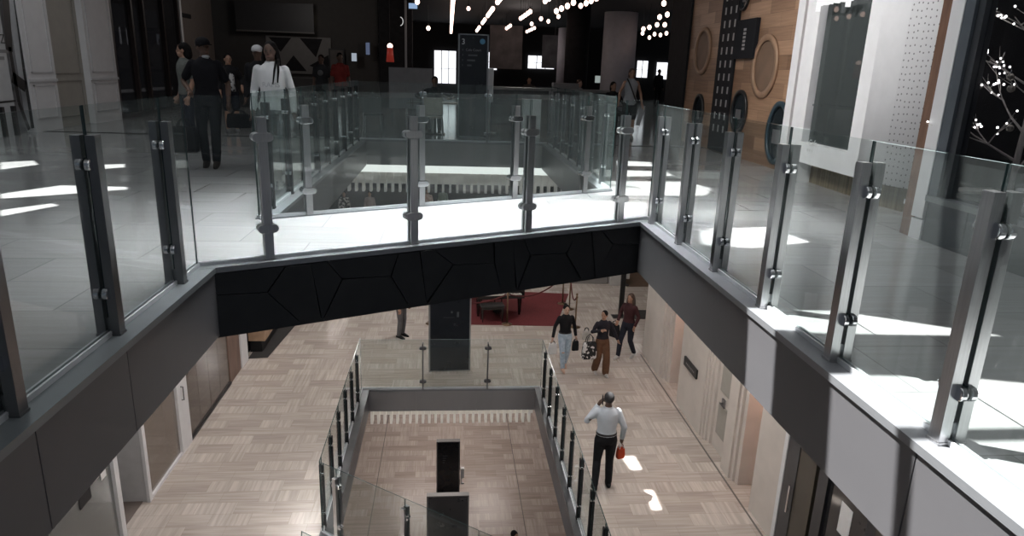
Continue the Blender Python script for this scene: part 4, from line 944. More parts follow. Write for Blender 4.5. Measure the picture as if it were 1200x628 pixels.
def person(label, loc, rz, H, pose, skin, top, bottom, shoe, hair, sleeve='long', legs='long', hairstyle='short', female=False, turn=0, hem=.88, fine=True, group=None, seat=0, flare=0, extra=None):
    """pose: joints in metres for a 1.72 m body standing at the origin and facing -Y, left hand at +X; seat lowers trunk and head"""
    J = {k: Vector(v) for k, v in DEF.items()}
    for k in ('shL', 'shR', 'elL', 'elR', 'wrL', 'wrR', 'hpL', 'hpR', 'head'): J[k].z -= seat
    for k, v in (pose or {}).items(): J[k] = Vector(v)
    s = H/1.72; vx = .011 if fine else .02
    root = thing('person', label, 'person', loc, rz, group); root.scale = (1, 1, 1)
    dz = -seat
    w = .92 if female else 1.0
    S = Matrix.Scale(s, 4)
    def fin(b, name, m, vs=None, sm=3, parent=None):
        me = voxel(b, vs or vx, sm); me.transform(S); me.materials.append(m)
        for p in me.polygons: p.use_smooth = True
        return put(name, me, parent or root)
    def trunk(b, g, z0, z1):
        rows = [(.84, .135, .10), (.90, .160*(1.04 if female else 1), .112), (.98, .152, .105), (1.06, .132*w, .096), (1.14, .134*w, .097), (1.24, .152*w, .108), (1.32, .162*w, .108), (1.375, .160*w, .098), (1.42, .118*w, .082), (1.455, .070, .066), (1.50, .056, .058)]
        R = [(0, .0, z+dz, rx+g, ry+g) for z, rx, ry in rows if z0-.001 <= z <= z1+.001]
        b.ellrings(R, 24)
    def limb(b, pts, rad, g=0): b.tube([J[p] if isinstance(p, str) else p for p in pts], [r+g for r in rad], 12, True)
    def mid(a, c, t): return J[a].lerp(J[c], t)
    # body: one continuous surface
    b = B(); trunk(b, 0, .84, 1.5)
    hd = J['head']; TM = RZ(turn)
    b.tube([(0, 0, 1.42+dz), hd-Vector((0, -.01, .06))], [.056, .052], 12, True)
    b.ball(hd+Vector((0, .012, .02)), (.074, .093, .102), 16, 12, TM)
    b.ball(hd+TM @ Vector((0, -.028, -.055)), (.052, .058, .058), 14, 10, TM)
    b.ball(hd+TM @ Vector((0, -.088, -.012)), (.013, .018, .022), 8, 6); b.tube([hd+TM @ Vector((0, -.078, .03)), hd+TM @ Vector((0, -.09, -.01))], [.009, .012], 8)
    for q in (-1, 1): b.ball(hd+TM @ Vector((q*.075, .012, .0)), (.012, .022, .03), 8, 6, TM)
    for q in 'LR':
        limb(b, ['sh'+q, mid('sh'+q, 'el'+q, .5), 'el'+q, mid('el'+q, 'wr'+q, .3), 'wr'+q], [.052*w, .045*w, .038*w, .039*w, .026])
        limb(b, ['hp'+q, mid('hp'+q, 'kn'+q, .4), 'kn'+q, mid('kn'+q, 'an'+q, .3), 'an'+q], [.086, .074, .052, .056, .036])
        a = J['an'+q]; kd = (J['an'+q]-J['kn'+q]).normalized(); fd = Vector((0, -1, 0)); fd = (fd-kd*fd.dot(kd)*.85).normalized()
        b.tube([a+Vector((0, .03, -.03)), a+fd*.08-Vector((0, 0, .045)), a+fd*.15-Vector((0, 0, .055))], [.036, .036, .026], 10, True)
        # hand: palm, four fingers, thumb
        d = (J['wr'+q]-J['el'+q]).normalized(); sgn = 1 if q == 'L' else -1
        side = Vector((0, -1, 0)); side = (side-d*side.dot(d)).normalized() if abs(side.dot(d)) < .9 else Vector((-sgn, 0, 0))
        nrm = d.cross(side).normalized()*sgn
        wr = J['wr'+q]; pc = wr+d*.045
        b.tube([wr-d*.01, wr+d*.03, wr+d*.085], [.024, .032, .030], 10, True)
        for i in (-1, 1): b.tube([wr+d*.02+side*.012*i, wr+d*.088+side*.03*i], [.017, .014], 8, True)
        curl = -nrm
        for i, ln in enumerate((.062, .074, .070, .052)):
            o_ = side*(.036-.024*i); p0 = wr+d*.085+o_; p1 = p0+d*ln*.55+curl*.008+o_*.08; p2 = p1+d*ln*.35+curl*.028
            b.tube([p0, p1, p2], [.0095, .009, .0075], 8, True)
        p0 = wr+d*.025+side*.03; p1 = p0+d*.03+side*.028+curl*.008; p2 = p1+d*.03+side*.006+curl*.012
        b.tube([p0, p1, p2], [.014, .011, .0085], 8, True)
    fin(b, 'body', skin, sm=2)
    if fine:
        for q in (-1, 1):
            b = B(); b.ball(hd+TM @ Vector((q*.03, -.076, .018)), (.011, .008, .007), 8, 6)
            me = b.mesh('eye', mat('eye_dark', (.02, .016, .014), .3), True); me.transform(S); put('eye', me, root)
        b = B(); b.ball(hd+TM @ Vector((0, -.083, -.052)), (.022, .007, .006), 10, 6, TM); me = b.mesh('mouth', mat('lip', (.16, .06, .05), .5), True); me.transform(S); put('mouth', me, root)
    # shirt
    b = B(); trunk(b, .020, hem if hem >= .84 else .84, 1.47)
    if hem < .84: b.ellrings([(0, 0, hem+dz, .185, .135), (0, 0, .9+dz, .18, .13)], 24)
    b.ellrings([(0, 0, 1.40+dz, .10, .085), (0, 0, 1.45+dz, .082, .078), (0, 0, 1.485+dz, .068, .07)], 20)
    fr = dict(long=.97, three=.62, short=.0, none=-1)[sleeve]
    for q in 'LR':
        if sleeve == 'none': b.ball(J['sh'+q]*.93+Vector((0, 0, .06+dz*0)), .05, 10, 8); continue
        if sleeve == 'short': limb(b, ['sh'+q, mid('sh'+q, 'el'+q, .72)], [.066*w, .060*w])
        else: limb(b, ['sh'+q, mid('sh'+q, 'el'+q, .5), 'el'+q, mid('el'+q, 'wr'+q, fr)], [.066*w, .060*w, .053*w, .042*w])
    fin(b, 'shirt', top)
    # trousers
    b = B(); trunk(b, .016, .84, 1.06 if seat == 0 else .98)
    for q in 'LR':
        if legs == 'long': limb(b, ['hp'+q, mid('hp'+q, 'kn'+q, .4), 'kn'+q, mid('kn'+q, 'an'+q, .4), mid('kn'+q, 'an'+q, .97)], [.098, .088+flare*.3, .068+flare*.6, .066+flare*.9, .056+flare])
        else: limb(b, ['hp'+q, mid('hp'+q, 'kn'+q, .4), mid('hp'+q, 'kn'+q, .85)], [.100, .094, .085])
    fin(b, 'trousers' if legs == 'long' else 'shorts', bottom)
    for q in 'LR':
        a = J['an'+q]; kd = (J['an'+q]-J['kn'+q]).normalized(); fd = Vector((0, -1, 0)); fd = (fd-kd*fd.dot(kd)*.85).normalized()
        b = B(); b.tube([a+Vector((0, .045, -.035)), a+Vector((0, .01, -.02)), a+fd*.08-Vector((0, 0, .042)), a+fd*.17-Vector((0, 0, .058))], [.04, .05, .045, .03], 12, True)
        fin(b, 'shoe', shoe, sm=2)
    # hair
    if hairstyle != 'none':
        b = B(); U = lambda x, y, z: hd+TM @ Vector((x, y, z))
        b.ball(U(0, .028, .043), (.083, .096, .092), 16, 12, TM)
        if hairstyle == 'long':
            b.tube([U(0, .07, .03), U(0, .095, -.08), U(0, .105, -.2), U(0, .10, -.34)], [.075, .085, .09, .07], 14, True)
            for q in (-1, 1): b.tube([U(q*.07, .02, .03), U(q*.085, .02, -.08), U(q*.09, .03, -.2)], [.03, .035, .03], 10, True)
        if hairstyle == 'bun': b.ball(U(0, .09, .09), .05, 12, 8)
        if hairstyle == 'bob':
            b.tube([U(0, .06, .03), U(0, .075, -.07)], [.08, .075], 14, True)
        fin(b, 'hair', hair, .01 if fine else .018, 2)
    if extra:
        for nm, fn, m in extra:
            b = B(); fn(b, J, hd, TM); me = b.mesh(nm, m, True); me.transform(S); put(nm, me, root)
    bpy.context.view_layer.update()
    def at(k, o=(0, 0, 0)): return Vector(loc)+RZ(rz) @ ((J[k]+Vector(o))*s)
    return root, at
def cap(b, J, hd, TM):
    b.ball(hd+TM @ Vector((0, .015, .07)), (.092, .108, .075), 16, 10, TM)
    b.loft([[hd+TM @ Vector((.075*math.cos(PI*k/10), -.06-r*math.sin(PI*k/10), .055+z)) for k in range(11)]+[hd+TM @ Vector((.075*math.cos(PI*(10-k)/10)*.98, -.055-r*math.sin(PI*(10-k)/10)*.9, .045+z)) for k in range(11)] for r, z in ((.03, .0), (.13, -.005))])
def mask(b, J, hd, TM): b.ball(hd+TM @ Vector((0, -.045, -.11)), (.05, .05, .025), 12, 8, TM)
def strap(b, J, hd, TM):
    pts = []
    for k in range(9):
        t = k/8; pts.append(Vector((-.12+.27*t, -.118-.03*math.sin(PI*t), 1.44-.56*t)))
    b.tube(pts, .016, 6); b.tube([(-.12, -.11, 1.44), (-.10, .02, 1.47), (-.06, .10, 1.42), (.05, .13, 1.2), (.15, .06, .9)], .016, 6)
def phone(b, J, hd, TM):
    p = hd+Vector((.095, -.02, -.02)); b.box(p.x-.006, p.x+.006, p.y-.035, p.y+.035, p.z-.075, p.z+.075)

def bag(label, hand, w, h, d, m, rz=0, handle=.16, hm=None, name='handbag', cat='bag'):
    """bag hanging from a hand point: body top lies handle below it"""
    t_ = thing(name, label, cat, (hand.x, hand.y, hand.z-handle-h), rz)
    b = B(); rows = []
    for z, k in ((0, .93), (.02, 1), (h*.5, 1), (h*.93, .9), (h, .84)):
        P = []
        for i in range(24):
            a = 2*PI*i/24; c, s_ = math.cos(a), math.sin(a)
            P.append((w/2*k*abs(c)**.45*(1 if c > 0 else -1), d/2*k*abs(s_)**.45*(1 if s_ > 0 else -1), z))
        rows.append(P)
    b.loft(rows); b.obj('bag_body', m, t_, True)
    for y in (-d*.3, d*.3):
        b = B(); b.tube([(-w*.28, y, h*.95), (-w*.2, y*.8, h+handle*.6), (0, y*.3, h+handle), (w*.2, y*.8, h+handle*.6), (w*.28, y, h*.95)], .009, 8); b.obj('handle', hm or m, t_, True)
    return t_

# --- middle level
W_STEP = dict(knL=(.10, -.16, .50), anL=(.10, -.17, .085), knR=(-.10, .0, .50), anR=(-.10, .19, .12))
p0 = onz(711, 575, Z2)
r1, at1 = person('man in pale shirt and black trousers walking away holding a phone to his ear', (p0.x-.06, p0.y+.1, Z2), PI-.06, 1.84,
    dict(elL=(.31, -.10, 1.17), wrL=(.16, -.06, 1.46), elR=(-.27, .04, 1.14), wrR=(-.27, -.04, .90), knL=(.11, -.05, .5), anL=(.15, .12, .12), knR=(-.09, -.04, .5), anR=(-.10, -.02, .085)),
    SKIN_D, cloth('pale_shirt', (.52, .56, .60), .05), cloth('black_trousers', (.010, .010, .012)), cloth('black_shoe', (.015, .015, .016)), HAIRG, hairstyle='short', hem=.98,
    extra=[('mobile_phone', phone, BLACK), ('belt', lambda b, J, hd, TM: b.ellrings([(0, 0, 1.0, .172, .124), (0, 0, 1.035, .168, .12)], 24), BLACK)])
h = at1('wrR', (0, -.03, -.10)); bag('small orange red shopping bag in the hand of the man on the phone', h, .15, .19, .09, cloth('orange_red', (.50, .07, .03)), .3, .11, WHITE, 'shopping_bag')
p0 = onz(657, 433, Z2)
r2, at2 = person('woman in black long sleeved top and pale ripped jeans walking towards the camera', (2.86, 15.45, Z2), .12, 1.66,
    dict(elR=(-.26, .03, 1.15), wrR=(-.33, -.06, .90), elL=(.25, .06, 1.15), wrL=(.29, .02, .89), knR=(-.08, -.13, .50), anR=(-.06, -.14, .085), knL=(.09, -.02, .5), anL=(.07, .14, .10)),
    SKIN_L, cloth('black_knit', (.012, .012, .014)), blotch_mat('pale_denim', (.36, .45, .54), (.44, .53, .62), 14), SKIN_L, HAIRK, female=True, hem=.98, hairstyle='bun',
    extra=[('belt', lambda b, J, hd, TM: b.ellrings([(0, 0, .985, .168, .124), (0, 0, 1.02, .165, .12)], 24), BLACK), ('necklace', lambda b, J, hd, TM: b.ellrings([(0, -.004, 1.445, .085, .078), (0, -.004, 1.46, .08, .074)], 20), WHITE), ('knee_rip', lambda b, J, hd, TM: b.ball(J['knR']+Vector((0, -.06, .02)), (.04, .02, .02), 10, 6), SKIN_L)])
bag('white paper bag with dark base carried by the woman in ripped jeans', at2('wrR', (0, -.02, -.09)), .20, .27, .10, cloth('white_paper', (.62, .62, .62), .03), .1, .06, BLACK, 'paper_bag')
bag('small dark pouch in the other hand of the woman in ripped jeans', at2('wrL', (0, -.02, -.09)), .17, .24, .07, cloth('dark_leather', (.02, .02, .022)), .2, .06, None, 'pouch')
r3, at3 = person('woman in dark blouse and wide brown trousers with one hand at her chest', (3.72, 15.15, Z2), .15, 1.62,
    dict(elR=(-.29, .0, 1.17), wrR=(-.13, -.18, 1.26), elL=(.31, .05, 1.17), wrL=(.40, -.02, .93), knR=(-.09, -.03, .5), anR=(-.12, .10, .10), knL=(.09, -.14, .5), anL=(.09, -.14, .085)),
    SKIN_M, cloth('dark_blouse', (.022, .021, .028)), cloth('brown_trousers', (.13, .068, .04)), cloth('white_shoe', (.50, .48, .46)), HAIRK, female=True, sleeve='long', hem=.96, turn=-.7, flare=.035)
bag('black and white patterned tote bag on the arm of the woman in brown trousers', at3('elR', (-.07, -.06, -.03)), .36, .40, .16, blotch_mat('floral_black', (.012, .012, .014), (.60, .60, .60), 11, .56), .2, .22, BLACK, 'tote_bag')
bag('pale paper bag behind the patterned tote bag', at3('elR', (-.13, .06, .10)), .20, .22, .10, cloth('kraft_pale', (.42, .40, .37)), -.2, .08, BLACK, 'paper_bag')
r4, at4 = person('woman with long brown hair in maroon top and dark jeans by the right wall', (4.60, 16.1, Z2), -.85, 1.74,
    dict(elR=(-.26, -.02, 1.15), wrR=(-.20, -.18, 1.0), elL=(.25, .04, 1.15), wrL=(.25, -.10, .95), knR=(-.10, -.16, .50), anR=(-.11, -.20, .085), knL=(.10, -.02, .50), anL=(.10, .20, .12)),
    SKIN_M, cloth('maroon', (.055, .022, .024)), cloth('dark_denim', (.022, .024, .034)), cloth('white_shoe', (.50, .48, .46)), HAIRB, female=True, hem=.92, hairstyle='long')
bag('black shoulder bag beside the long haired woman', at4('wrR', (-.07, -.02, -.02)), .28, .34, .12, cloth('black_bag', (.012, .012, .014)), -.85, .10)
r5, at5 = person('person in grey trousers standing behind the middle level railing', (-1.22, 17.55, Z2), 1.1, 1.74, None, SKIN_M, cloth('grey_shirt', (.36, .36, .37)), cloth('grey_trousers', (.13, .13, .135)), cloth('black_shoe', (.015, .015, .016)), HAIRK)
q = onz(603, 626, Z3+1.62)
person('dark haired person on the lower floor with only the head in view', (q.x, q.y, Z3), .6, 1.70, None, SKIN_M, cloth('navy', (.02, .022, .03)), cloth('black_trousers', (.01, .01, .012)), cloth('black_shoe', (.015, .015, .016)), HAIRK)
for px, py, m, lab, z in ((403, 224, blotch_mat('patterned_top', (.05, .045, .04), (.42, .38, .33), 9), 'far person in a patterned top seen under the bridge rail on the left', 0), (433, 224, cloth('pale_pink', (.36, .28, .26)), 'far person in a pale pink top seen beneath the white slats', 0), (501, 221, blotch_mat('peach_floral', (.45, .30, .24), (.55, .42, .36), 9), 'far person in a peach floral shirt beneath the slats', 0), (519, 219, cloth('sage', (.27, .30, .25)), 'far person in a sage green shirt beneath the slats', 0)):
    q = onz(px, py, Z2+1.70)
    if q.y > 32.5: q = EYE+(q-EYE)*(32.5/q.y)
    person(lab, (q.x, q.y, Z2), .1*(px % 3-1), (q.z-Z2), None, SKIN_M, m, cloth('black_trousers', (.01, .01, .012)), cloth('black_shoe', (.015, .015, .016)), HAIRK, fine=False)

# --- upper level
p0 = onz(249, 196, 0)
u1, at_ = person('man in black cap and dark clothes carrying bags across the upper walkway', (p0.x, p0.y+.05, 0), .15, 1.80,
    dict(elR=(-.31, .10, 1.16), wrR=(-.20, -.14, 1.04), elL=(.27, .04, 1.13), wrL=(.27, -.05, .88), knR=(-.10, -.04, .5), anR=(-.09, .05, .085), knL=(.08, -.08, .5), anL=(.06, -.06, .085)),
    SKIN_D, cloth('black_polo', (.008, .008, .011)), cloth('black_trousers', (.010, .010, .012)), cloth('brown_shoe', (.03, .022, .018)), HAIRK, sleeve='short', hem=.86, turn=.6,
    extra=[('cap', cap, cloth('black_cap', (.006, .006, .008))), ('face_mask', mask, cloth('white_mask', (.42, .43, .45)))])
bag('black round bag hanging by the right leg of the man in the cap', at_('wrR', (-.10, .0, -.36)), .34, .36, .16, cloth('black_bag', (.012, .012, .014)), 0, .12)
bag('flat black case in the left hand of the man in the cap', at_('wrL', (.12, -.02, -.08)), .34, .20, .12, cloth('black_bag', (.012, .012, .014)), .2, .06, None, 'carry_case')
q = ony(214, 50, 12.6)
u2, _ = person('person in a grey green tee half hidden behind the man in the cap', (q.x, 12.6, 0), -.9, 1.78, None, SKIN_M, cloth('grey_green', (.13, .14, .13)), cloth('dark_denim', (.022, .024, .034)), cloth('black_shoe', (.015, .015, .016)), HAIRK, sleeve='short', hairstyle='bob', turn=-.5)
p0 = onz(279, 156, 0)
u3, _ = person('person in open black shirt over a patterned white tee and dark shorts', (p0.x-.1, p0.y, 0), .5, 1.66, dict(elL=(.26, .02, 1.15), wrL=(.22, -.18, 1.0)), SKIN_M, cloth('black_overshirt', (.012, .012, .014)), cloth('navy_shorts', (.012, .013, .02)), cloth('grey_shoe', (.12, .12, .12)), HAIRK, sleeve='three', legs='short', hem=.86,
    extra=[('tee_front', lambda b, J, hd, TM: b.ellrings([(.03, -.055, .92, .085, .09), (.02, -.055, 1.1, .08, .085), (.02, -.055, 1.25, .085, .085), (.0, -.045, 1.38, .07, .07)], 18), blotch_mat('script_tee', (.48, .48, .48), (.03, .03, .03), 16, .56))])
q = ony(316, 50, 9.3)
u4, at_ = person('woman in a white sweatshirt with long dark hair behind the bridge railing', (q.x, 9.3, 0), .1, 1.76,
    dict(elR=(-.225, .05, 1.13), wrR=(-.235, -.06, .90), elL=(.23, .04, 1.13), wrL=(.25, -.04, .88)), SKIN_D, cloth('white_sweat', (.66, .67, .68), .03), cloth('grey_jogger', (.10, .11, .12)), cloth('white_shoe', (.50, .48, .46)), HAIRK, female=True, hem=.86, hairstyle='long', turn=-.15,
    extra=[('hair_lock', lambda b, J, hd, TM: (b.tube([hd+Vector((.09, -.02, -.08)), hd+Vector((.10, -.12, -.22)), hd+Vector((.085, -.135, -.36))], [.016, .014, .008], 8), b.tube([hd+Vector((.07, -.04, -.1)), hd+Vector((.055, -.135, -.22)), hd+Vector((.03, -.14, -.38))], [.014, .012, .006], 8)), HAIRK)])
lt_ = text('RAMS', .085, T(q.x+.02, 9.3-.148, 1.235) @ RZ(.1) @ FACE_CAM, cloth('grey_print', (.42, .43, .45)), None, 'print')
lt_.parent = u4; bpy.context.view_layer.update(); lt_.matrix_parent_inverse = u4.matrix_world.inverted()
q = ony(301, 54, 13.0)
person('person in a dark top with white cap behind the woman in white', (q.x, 13.0, 0), 0, 1.78, None, SKIN_D, cloth('black_knit', (.012, .012, .014)), cloth('black_trousers', (.01, .01, .012)), cloth('black_shoe', (.015, .015, .016)), HAIRK, fine=False, extra=[('cap', cap, cloth('white_cap', (.5, .5, .52)))])
q = ony(398, 62, 19.5)
person('person in a dull red tee by the food counter', (q.x, 19.5, 0), .4, q.z, None, SKIN_D, cloth('dull_red', (.17, .022, .018)), cloth('black_trousers', (.01, .01, .012)), cloth('black_shoe', (.015, .015, .016)), HAIRK, sleeve='short', fine=False)
q = ony(376, 64, 19.8)
person('person in a dark tee with a round grey emblem beside the red tee', (q.x, 19.8, 0), -.1, q.z, None, SKIN_D, cloth('charcoal_tee', (.03, .03, .032)), cloth('black_trousers', (.01, .01, .012)), cloth('black_shoe', (.015, .015, .016)), HAIRK, sleeve='short', fine=False,
    extra=[('emblem', lambda b, J, hd, TM: b.loft([[(.075*math.cos(2*PI*k/20), -.128+.004*j, 1.26+.075*math.sin(2*PI*k/20)) for k in range(20)] for j in (0, 1)]), mat('emblem_grey', (.13, .13, .13), .7))])
p0 = onz(737, 163, 0)
u6, at_ = person('woman in a pale sleeveless top with a black crossbody strap and dark shorts', (p0.x-.05, p0.y, 0), .05, 1.66, dict(elR=(-.27, .02, 1.15), wrR=(-.30, -.05, .92), elL=(.27, .03, 1.14), wrL=(.29, -.08, .88), knR=(-.10, -.03, .5), anR=(-.11, -.02, .085)),
    SKIN_M, cloth('pale_tank', (.30, .31, .33), .05), cloth('black_shorts', (.012, .012, .014)), cloth('pale_shoe', (.30, .29, .28)), HAIRB, sleeve='none', legs='short', hem=.84, female=True, hairstyle='bob', extra=[('bag_strap', strap, BLACK)])
pr = at_('wrL', (.02, -.03, -.10))
ro_ = thing('paper_roll', 'pale folded papers held by the woman with the crossbody strap', 'papers', pr, 0); b = B(); b.box(-.05, .05, -.02, .02, -.42, .06, Matrix.Rotation(.22, 4, 'Y')); b.obj('sheets', cloth('paper_grey', (.36, .36, .37), .04), ro_)
SIT = dict(knL=(.12, -.44, .50), anL=(.12, -.42, .085), knR=(-.12, -.44, .50), anR=(-.12, -.42, .085), hpL=(.09, -.02, .50), hpR=(-.09, -.02, .50))
def sit(label, x, y, rz, skin, top, hair, style='short', arms=None, **kw):
    d = dict(SIT); d.update(arms or dict(elR=(-.30, -.06, .78), wrR=(-.16, -.32, .80), elL=(.30, -.06, .78), wrL=(.16, -.32, .80)))
    return person(label, (x, y, 0), rz, 1.72, d, skin, top, cloth('black_trousers', (.01, .01, .012)), cloth('black_shoe', (.015, .015, .016)), hair, seat=.40, fine=False, hairstyle=style, hem=.88, **kw)
def chair(label, x, y, rz, m, fm):
    c = thing('cafe_chair', label, 'chair', (x, y, 0), rz)          # sitter faces -Y
    b = B(); b.box(-.21, .21, -.20, .20, .43, .46); b.obj('seat', m, c, bevel=.01)
    b = B(); b.loft([[(sx_*.21*k, .20+.03*(z-.46)+t_+.03*abs(sx_), z) for sx_, t_ in ((-1, 0), (-.5, 0), (0, 0), (.5, 0), (1, 0), (1, .02), (.5, .02), (0, .02), (-.5, .02), (-1, .02))] for z, k in ((.50, .92), (.7, 1), (.84, 1), (.88, .9))]); b.obj('backrest', m, c)
    for i in (-1, 1):
        for j in (-1, 1):
            b = B(); b.tube([(i*.18, j*.17, .43), (i*.21, j*.21, 0)], .012, 8); b.obj('leg', fm, c)
    b = B(); b.tube([(-.19, .19, .43), (-.19, .21, .52)], .01, 6); b.tube([(.19, .19, .43), (.19, .21, .52)], .01, 6); b.obj('back_support', fm, c)
    return c
def table(label, x, y, w, d, m):
    t_ = thing('cafe_table', label, 'table', (x, y, 0))
    b = B(); b.box(-w/2, w/2, -d/2, d/2, .71, .74); b.obj('table_top', m, t_, bevel=.006)
    b = B(); b.cyl(0, 0, .02, .71, .035, 12); b.obj('pedestal', BLACK, t_); b = B(); b.box(-.24, .24, -.24, .24, 0, .02); b.obj('base', BLACK, t_)
TT = mat('table_dark', (.10, .09, .08), .35); PALEC = mat('chair_beige', (.34, .31, .26), .6); DARKC = mat('chair_dark', (.05, .05, .05), .6)
q = ony(508, 118, 16.0)
chair('beige cafe chair with pale legs across the table from the seated man', q.x, 16.05, PI, PALEC, mat('pale_leg', (.36, .36, .36), .4, .5)); table('dark cafe table between the beige chair and the seated man', q.x+.02, 16.75, 1.3, .65, TT)
chair('dark chair under the man seated behind the far railing', q.x-.0, 17.55, 0, DARKC, BLACK)
sit('man in a dark top seated at a table facing the void with arms spread', q.x, 17.5, 0, SKIN_D, cloth('black_knit', (.012, .012, .014)), HAIRK, arms=dict(elR=(-.44, -.12, .86), wrR=(-.36, -.36, .82), elL=(.44, -.12, .86), wrL=(.36, -.36, .82)))
q = ony(437, 140, 16.2); chair('dark empty cafe chair with thin pale legs at the left end of the far railing', q.x, 16.2, PI, DARKC, mat('pale_leg', (.36, .36, .36), .4, .5))
q = ony(719, 100, 19.0); chair('dark chair under the person seated by the pale column', q.x, 19.05, .3, DARKC, BLACK)
sit('dark clothed person seated just left of the woman with the crossbody strap', q.x, 19.0, .3, SKIN_M, cloth('black_knit', (.012, .012, .014)), HAIRK, 'bob')
q = ony(679, 95, 22.4); chair('dark chair under the person at the far counter end', q.x, 22.45, .8, DARKC, BLACK); sit('person in a grey top seated at the far end of the long counter', q.x, 22.4, .8, SKIN_L, cloth('grey_shirt', (.36, .36, .37)), HAIRB)
q = ony(773, 83, 36); person('dark silhouetted person standing before the small far window', (q.x, 36, 0), .2, 1.85, None, SKIN_D, cloth('black_knit', (.012, .012, .014)), cloth('black_trousers', (.01, .01, .012)), cloth('black_shoe', (.015, .015, .016)), HAIRK, fine=False)
q = ony(620, 98, 26); chair('dark chair under the diner beneath the middle far window', q.x, 26.05, 0, DARKC, BLACK); sit('dim diner seated beneath the middle far window', q.x, 26, 0, SKIN_M, cloth('dim_brown', (.06, .05, .045)), HAIRK, 'bob')
table('dark cafe table before the diner under the middle far window', q.x, 25.2, .9, .6, TT); table('dark cafe table before the person by the pale column', ony(719, 100, 18.2).x-.1, 18.2, .7, .6, TT)

# --- piano, carpet, ropes, stands on the middle level
b = B(); b.prism([(-.6, 18.55), (3.12, 18.38), (4.0, 21.35), (.3, 21.8)], Z2+.001, Z2+.012)
tag(b.obj('red_carpet', mat('red_carpet', (.125, .016, .018), .9, 0, .15, 20)), 'dark red carpet under the grand piano', 'carpet')
gp = thing('grand_piano', 'black grand piano standing on the red carpet', 'piano', (1.55, 19.15, Z2+.012), .12)
LAC = mat('piano_lacquer', (.012, .010, .010), .18)
def pout(k=1.0):
    P = [(-.74, 0), (.74, 0), (.74, .55)]
    for i in range(9): a = i/8; P.append((.74-.62*a-.10*math.sin(2*PI*a), .55+.95*a+.06*math.sin(PI*a)))
    for i in range(7): a = PI*i/6; P.append((-.31+.43*math.cos(a), 1.52+.26*math.sin(a)))
    return [(x*k, y) for x, y in P]
b = B(); b.prism(pout(), .62, .92); b.obj('case', LAC, gp, bevel=.008)
b = B(); b.prism(pout(1.01), .925, .945); b.obj('lid', LAC, gp)
b = B(); b.box(-.70, .70, -.17, .02, .60, .70); b.obj('key_bed', LAC, gp); b = B(); b.box(-.62, .62, -.15, 0, .70, .715)
b.obj('keyboard', mat('ivory', (.55, .53, .48), .4), gp)
b = B()
for k in range(36):
    if k % 7 not in (2, 6): b.box(-.60+.034*k, -.585+.034*k, -.09, 0, .715, .727)
b.obj('black_keys', BLACK, gp)
for x, y in ((-.62, .12), (.62, .12), (-.3, 1.5)):
    b = B(); b.ellrings([(x, y, .0, .035, .035), (x, y, .05, .03, .03), (x, y, .08, .045, .045), (x, y, .30, .055, .055), (x, y, .55, .075, .075), (x, y, .62, .085, .085)], 12); b.obj('leg', LAC, gp, True)
b = B(); b.box(-.12, -.09, .25, .30, .1, .62); b.box(.09, .12, .25, .30, .1, .62); b.box(-.15, .15, .2, .34, .06, .12)
for k in (-1, 0, 1): b.box(.07*k-.015, .07*k+.015, .08, .22, .05, .065)
b.obj('pedal_lyre', LAC, gp)
pb = thing('piano_bench', 'black padded bench in front of the grand piano', 'bench', (1.30, 18.82, Z2+.012), .12)
b = B(); b.box(-.34, .34, -.17, .17, .44, .50); b.obj('cushion', mat('bench_leather', (.02, .018, .017), .5), pb, bevel=.015)
b = B(); b.box(-.32, .32, -.15, .15, .38, .44); b.obj('apron', LAC, pb)
for i in (-1, 1):
    for j in (-1, 1): b = B(); b.ellrings([(i*.29, j*.12, 0, .016, .016), (i*.29, j*.12, .38, .026, .026)], 10); b.obj('leg', LAC, pb)
BR = mat('old_brass', (.20, .13, .08), .35, .8)
def stanchion(label, x, y):
    t_ = thing('rope_stanchion', label, 'stanchion', (x, y, Z2))
    b = B(); b.ellrings([(0, 0, 0, .155, .155), (0, 0, .014, .155, .155), (0, 0, .035, .06, .06), (0, 0, .05, .02, .02)], 24); b.obj('base', BR, t_, True)
    b = B(); b.cyl(0, 0, .04, .96, .022, 12); b.obj('post', BR, t_, True); b = B(); b.ball((0, 0, .985), .034, 12, 8); b.obj('finial', BR, t_, True); b = B(); b.cyl(0, 0, .88, .93, .034, 12); b.obj('collar', BR, t_, True)
S_ = [onz(*p, Z2) for p in ((594, 380), (674, 383), (667, 362), (659, 356))]
labs = ('brass stanchion in front of the piano on the carpet edge', 'brass stanchion nearest behind the woman in ripped jeans', 'right one of two close brass stanchions at the carpet corner', 'left one of two close brass stanchions at the carpet corner')
for q, l in zip(S_, labs): stanchion(l, q.x, q.y)
far = onz(560, 352, Z2)
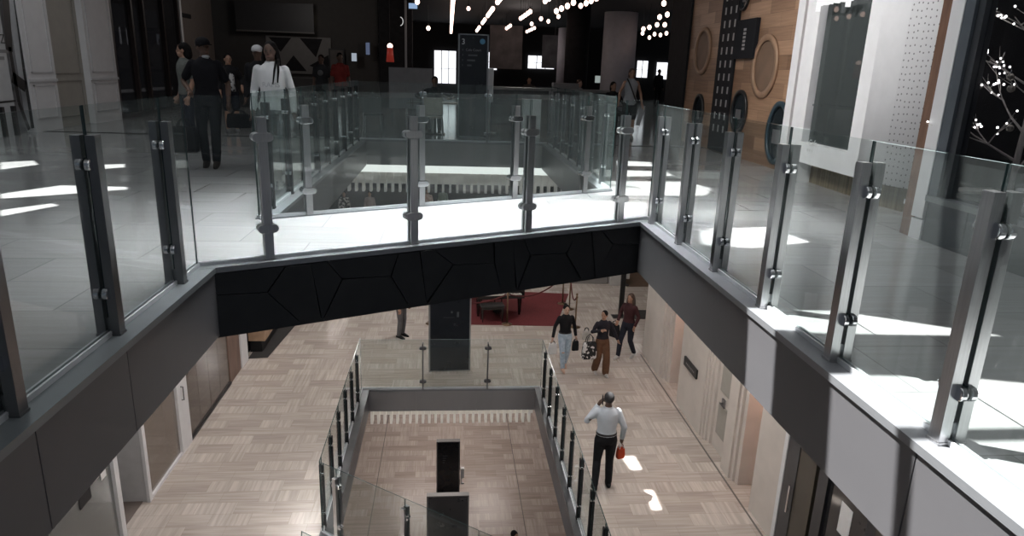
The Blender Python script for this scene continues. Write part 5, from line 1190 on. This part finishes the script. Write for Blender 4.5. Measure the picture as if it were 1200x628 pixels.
def rope(a, c, label, sag=.28):
    a = Vector((a.x, a.y, Z2+.905)); c = Vector((c.x, c.y, Z2+.905)); d = (c-a).normalized(); a, c = a+d*.04, c-d*.04
    b = B(); b.tube([(a.lerp(c, k/14)-Vector((0, 0, sag*(1-(2*k/14-1)**2)))) for k in range(15)], .02, 8)
    return tag(b.obj('barrier_rope', mat('velvet_rope', (.10, .02, .02), .9), None, True), label, 'rope')
rope(S_[0], S_[3], 'dark red rope sagging between the front stanchion and the carpet corner'); rope(S_[1], S_[2], 'dark red rope sagging between the two right stanchions', .3)
lf = Vector((-.45, 18.6, Z2)); stanchion('brass stanchion hidden by the black board at the left carpet corner', lf.x, lf.y); rope(lf, S_[0], 'dark red rope between the left and front stanchions')
bk = Vector((2.2, 21.75, Z2)); stanchion('brass stanchion behind the piano at the back of the carpet', bk.x, bk.y); rope(S_[3], bk, 'dark red rope sagging along the back of the carpet', .3)
ss = thing('sanitiser_stand', 'slim black sanitiser stand with a pale bottle near the right shops', 'stand', tuple(onz(727, 371, Z2)))
b = B(); b.box(-.26, .26, -.16, .16, 0, .015); b.obj('base_plate', BLACK, ss); b = B(); b.box(-.07, .07, -.03, .03, .015, 1.42); b.obj('upright', BLACK, ss)
b = B(); b.box(.07, .17, -.05, .05, .98, 1.02); b.obj('drip_tray', BLACK, ss); b = B(); b.ellrings([(.13, 0, 1.2, .05, .05), (.13, 0, 1.38, .05, .05), (.13, 0, 1.42, .02, .02), (.13, 0, 1.47, .02, .02)], 14); b.obj('bottle', mat('pale_bottle', (.55, .55, .54), .3), ss, True)
b = B(); b.prism([tuple(onz(px, py, Z2)[:2]) for px, py in ((735, 363), (767, 364), (767, 374), (744, 374))], Z2+.001, Z2+.014); tag(b.obj('door_mat', mat('black_mat', (.03, .028, .027), .8)), 'black floor mat behind the long haired woman', 'mat')

vs = bpy.context.scene.view_settings; vs.view_transform = 'Standard'; vs.look = 'None'; vs.exposure = 0
bpy.context.scene.cycles.use_denoising = True
bpy.context.scene.cycles.max_bounces = 10; bpy.context.scene.cycles.transparent_max_bounces = 40
